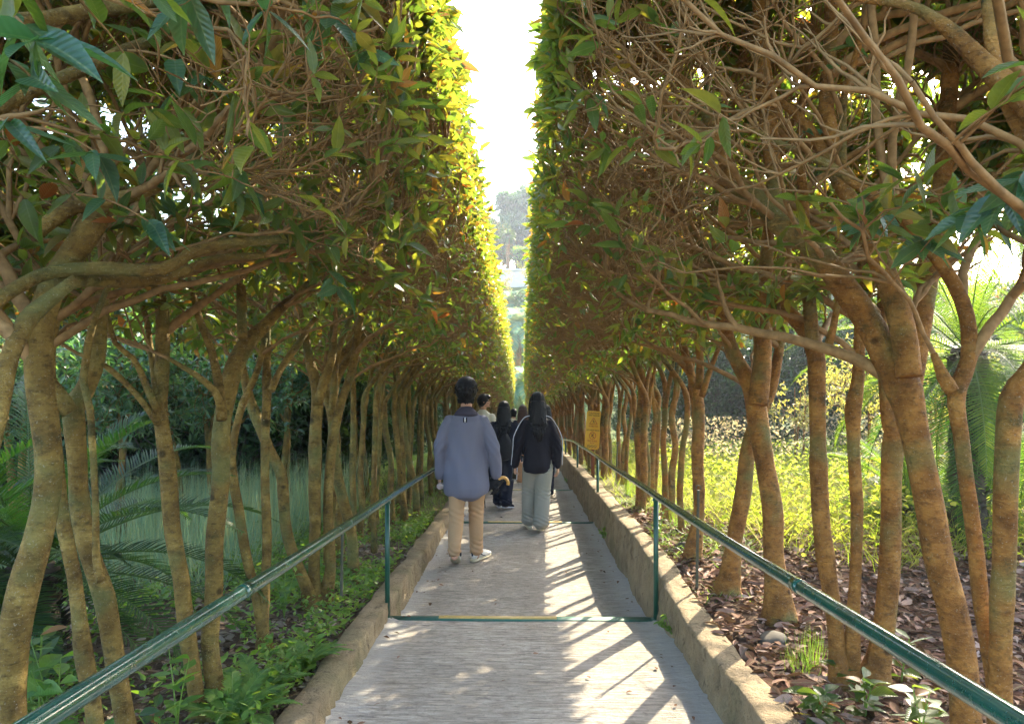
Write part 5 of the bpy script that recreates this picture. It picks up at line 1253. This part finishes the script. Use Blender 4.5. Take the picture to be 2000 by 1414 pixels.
b.build('sleeve_stripes', M['stripe'], wom)
h = wpt(wom, (-.292, .04, .735)); t = empty('phone', tuple(h), 'white phone held low in the left hand of the woman in the track jacket', 'phone')
b = MB(); b.box((-.006, -.036, -.075), (.006, .036, .075)); b.build('phone_case', M['stripe'], t, False); b = MB(); b.box((-.0085, -.032, -.07), (-.0062, .032, .07)); b.build('screen', M['ink'], t, False)
t.rotation_euler = (0, .08, .9)

# people further ahead
Y3 = 11.5; X3 = float(pX(984, Y3))
w3 = person(Y3, X3, .0, 'woman with very long black hair and black backpack ahead of the man in blue', .945, 3, sh=.21, hem=.80, hemw=.20, top='navy', legs='navy', hair='long', hairlen=1.12, lh=(-.28, .05, .84), rh=(.26, .06, .84), le=(-.24, -.03, 1.1), re=(.24, -.03, 1.1),
            lf=(-.08, .12, .1, 0), rf=(.03, -.10, -.5, .15), legw=(.12, .11, .10), shoes=('navy', 'stripe', 'ink'), slr=.054)
b = bmesh.new(); loft(b, dense([(0, -.215, .86, .13, .07), (0, -.235, .98, .145, .085), (0, -.23, 1.12, .13, .075), (0, -.20, 1.25, .07, .045)]), 22); bp = solid('backpack_body', b, M['umbrella'], w3, .008, 3, fold_fn(.004, 8))
# a worn pack is a thing of its own
bpk = empty('backpack', tuple(wpt(w3, (0, -.2, .86))), 'small black backpack on the back of the woman with very long hair', 'backpack')
bpk.scale = w3.scale; b = bp; b.parent = bpk; b.data.transform(Matrix.Translation((0, .2, -.86)))
b = MB()
for s_ in (-1, 1): pr = catmull(np.array([(s_ * .03, -.05, .40), (s_ * .07, .02, .53), (s_ * .11, .10, .612), (s_ * .125, .25, .612)]), .03); b.tubes(pr, np.full(len(pr), .013), 8, True)
b.build('shoulder_strap', M['umbrella'], bpk)
h = wpt(w3, (.30, .1, .60)); t = empty('tan_bag', tuple(h), 'rounded tan bag hanging left of the pale grey jeans', 'bag')
b = bmesh.new(); loft(b, dense([(0, 0, -.16, .06, .03), (0, 0, -.12, .125, .05), (0, 0, 0, .145, .055), (0, 0, .13, .14, .04)]), 22); solid('bag_body', b, M['bag'], t, .008, 3, fold_fn(.003, 9))
b = MB()
a = np.linspace(0, math.pi, 14); b.tubes(np.stack([.07 * np.cos(a), 0 * a, .12 + .14 * np.sin(a)], 1), np.full(14, .006), 6, True); b.build('bag_handle', M['bag'], t)
Y4 = 13.4; X4 = float(pX(944, Y4))
person(Y4, X4, -.35, 'short haired man in a cream shirt turning his head to the right', 1.0, 4, sh=.20, hem=.85, hemw=.2, top='cream', legs='navy', look=-1.15, slr=.06)
Y5 = 15.6; X5 = float(pX(1021, Y5))
person(Y5, X5, 0, 'person with wavy brown hair, only the head showing between the two long haired women', .94, 5, sh=.19, hem=.8, hemw=.19, top='navy', legs='navy', hair='long', hairm='hair_brown', hairlen=1.25)
Y6 = 12.6; X6 = float(pX(1066, Y6))
person(Y6, X6, 0, 'dark haired person mostly hidden behind the right shoulder of the woman in the track jacket', .90, 6, sh=.17, hem=.8, hemw=.17, top='navy', legs='navy', hair='long', hairlen=1.25, rh=(.22, .1, .9), re=(.22, -.03, 1.12), le=(-.22, -.03, 1.12), lh=(-.22, .05, .85), slr=.05)
Y7 = 19.5; X7 = float(pX(1003, Y7))
person(Y7, X7, 0, 'small distant person whose dark head shows right of the very long haired woman', .93, 7, sh=.19, hem=.8, hemw=.2, top='cream', legs='navy')

# ------------------------------------------------------------------ warning sign
d = 12.0; c = P(1158, 840, d); gz = float(ground_z(c[0], c[1])); t = empty('warning_sign', (c[0], c[1], gz), 'tilted yellow wet floor and no running sign on a short red brown post', 'sign')
W_, H_ = .235, .62; zc = c[2] - gz; til = R(-4)
def sp(x, z, yy=0):
    return (x * math.cos(til) - z * math.sin(til) * -1 * -1, yy, zc + x * math.sin(til) + z * math.cos(til))
b = bmesh.new(); d0 = bmesh.ops.create_cube(b, size=1)
for v in b.verts: v.co = Vector((v.co.x * W_, v.co.y * .012, v.co.z * H_))
bmesh.ops.bevel(b, geom=[e for e in b.edges if abs(e.verts[0].co.y - e.verts[1].co.y) > .005], offset=.02, segments=4, affect='EDGES')
brd = solid('sign_board', b, M['sign'], t, 0); brd.location = (0, 0, zc); brd.rotation_euler = (0, -til, 0); brd.data.polygons.foreach_set('use_smooth', [False] * len(brd.data.polygons))
b = MB(); b.box((-.028, .0065, -.1), (.028, .03, zc + .1)); b.build('sign_post', M['signpost'], t, False)
def on_board(o): o.parent = brd
def text(s_, x, z, size, mat):
    cu = bpy.data.curves.new('lettering', 'FONT'); cu.body = s_; cu.size = size; cu.align_x = 'CENTER'; cu.align_y = 'CENTER'; cu.extrude = .0006; cu.offset = .0006
    o = bpy.data.objects.new('lettering', cu); COL.objects.link(o); dg = bpy.context.evaluated_depsgraph_get(); dg.update()
    me = bpy.data.meshes.new_from_object(o.evaluated_get(dg)); bpy.data.objects.remove(o); me.materials.clear(); me.materials.append(mat)
    o = bpy.data.objects.new('lettering', me); COL.objects.link(o); o.parent = brd; o.location = (x, -.0072, z); o.rotation_euler = (R(90), 0, 0)
text('CAUTION!', 0, .272, .036, M['ink']); text('WET FLOOR', 0, .237, .032, M['ink']); text('미끄럼 주의', 0, .062, .030, M['redink'])
text('DO NOT RUN', 0, -.002, .032, M['ink']); text('뛰지 마세요', 0, -.178, .032, M['redink']); text('안전 수칙', 0, -.210, .018, M['redink'])
def line(b, pts, r, closed=False):
    pts = list(pts) + ([pts[0]] if closed else [])
    for p, q in zip(pts[:-1], pts[1:]): b.tubes(np.array([(p[0], -.0065, p[1]), (q[0], -.0065, q[1])], float), np.array([r, r]), 6, True)
b = MB(); line(b, [(-.062, .098), (0, .205), (.062, .098)], .0045, True); circ = [(.052 * math.cos(a), -.09 + .056 * math.sin(a)) for a in np.linspace(0, 6.28, 28)]; line(b, circ, .0045); line(b, [(-.037, -.05), (.037, -.13)], .0045)
b.build('warning_symbols', M['redink'], brd)
b = MB(); line(b, [(-.004, .160), (.004, .135), (-.012, .115)], .0045); line(b, [(.004, .135), (.022, .118)], .0045); line(b, [(-.016, .148), (.014, .150)], .0035); b.tubes(np.array([(-.008, -.0065, .168), (-.006, -.0065, .176)]), np.array([.006, .006]), 8, True)
line(b, [(.006, -.062), (-.006, -.09), (.014, -.108), (.006, -.128)], .005); line(b, [(-.006, -.09), (-.026, -.112)], .005); line(b, [(-.02, -.075), (.004, -.070), (.024, -.082)], .004); b.tubes(np.array([(.010, -.0065, -.056), (.013, -.0065, -.048)]), np.array([.007, .007]), 8, True)
for k in range(3):
    cx = -.052 + .052 * k; line(b, [(cx + .020 * math.cos(a), -.262 + .022 * math.sin(a)) for a in np.linspace(0, 6.28, 18)], .0028); line(b, [(cx - .012, -.250 - .004 * k), (cx + .012, -.272)], .003)
b.build('figure_symbols', M['ink'], brd)

# ------------------------------------------------------------------ distant air
b = MB(); b.box((-135, -28, -13), (135, 205, 34))
hz, nt_, out_ = mat_new('haze_air')
v_ = nt_.nodes.new('ShaderNodeVolumePrincipled'); v_.inputs['Color'].default_value = (.80, .88, 1, 1); v_.inputs['Density'].default_value = .0015; v_.inputs['Anisotropy'].default_value = .35
nt_.links.new(v_.outputs[0], out_.inputs['Volume'])
tagk(b.build('haze', hz, None, False), 'thin pale blue haze filling the valley air', 'haze', kind='stuff')

def relabel(group, fmt, rest):
    obs = [o for o in bpy.data.objects if o.get('group') == group and not o.parent]
    ins = []
    for o in obs:
        p = np.array(o.location); d = p @ FW; px = 1000 + F * (p @ RT) / d if d > 0 else -999
        if -60 < px < 2060: ins.append((px, o))
        else: o['label'] = rest
    ins.sort(key=lambda t: t[0]); W = ['leftmost', 'second', 'third', 'fourth', 'fifth', 'sixth', 'seventh', 'eighth', 'ninth', 'tenth', 'eleventh', 'twelfth', 'thirteenth', 'fourteenth', 'fifteenth', 'sixteenth', 'seventeenth', 'eighteenth', 'nineteenth', 'twentieth']
    for k, (px, o) in enumerate(ins): o['label'] = fmt.replace('#', W[min(k, 19)] + (' from the left' if k else ''))
relabel('dark evergreens behind the left beds', '# of the dark evergreens behind the left beds', 'dark evergreen outside the left picture edge')
relabel('dark evergreens beyond the meadow', '# of the dark evergreens beyond the right meadow', 'dark evergreen outside the right picture edge')
relabel('sunlit trees behind the left evergreens', '# of the sunlit trees rising behind the left evergreens', 'sunlit tree outside the left picture edge')
relabel('tall trees behind the meadow', '# of the tall trees far behind the meadow', 'tall tree outside the right picture edge')
relabel('trees on the far hill beside the gap', '# of the far hill trees hidden mostly by the hedges', 'far hill tree outside the picture')
relabel('orange shrubs under the far wall', '# of the orange tinted shrubs under the far white wall', 'orange shrub outside the picture')
relabel('shrubs at the foot of the far slope', '# of the green shrubs at the foot of the far slope', 'green shrub outside the picture')
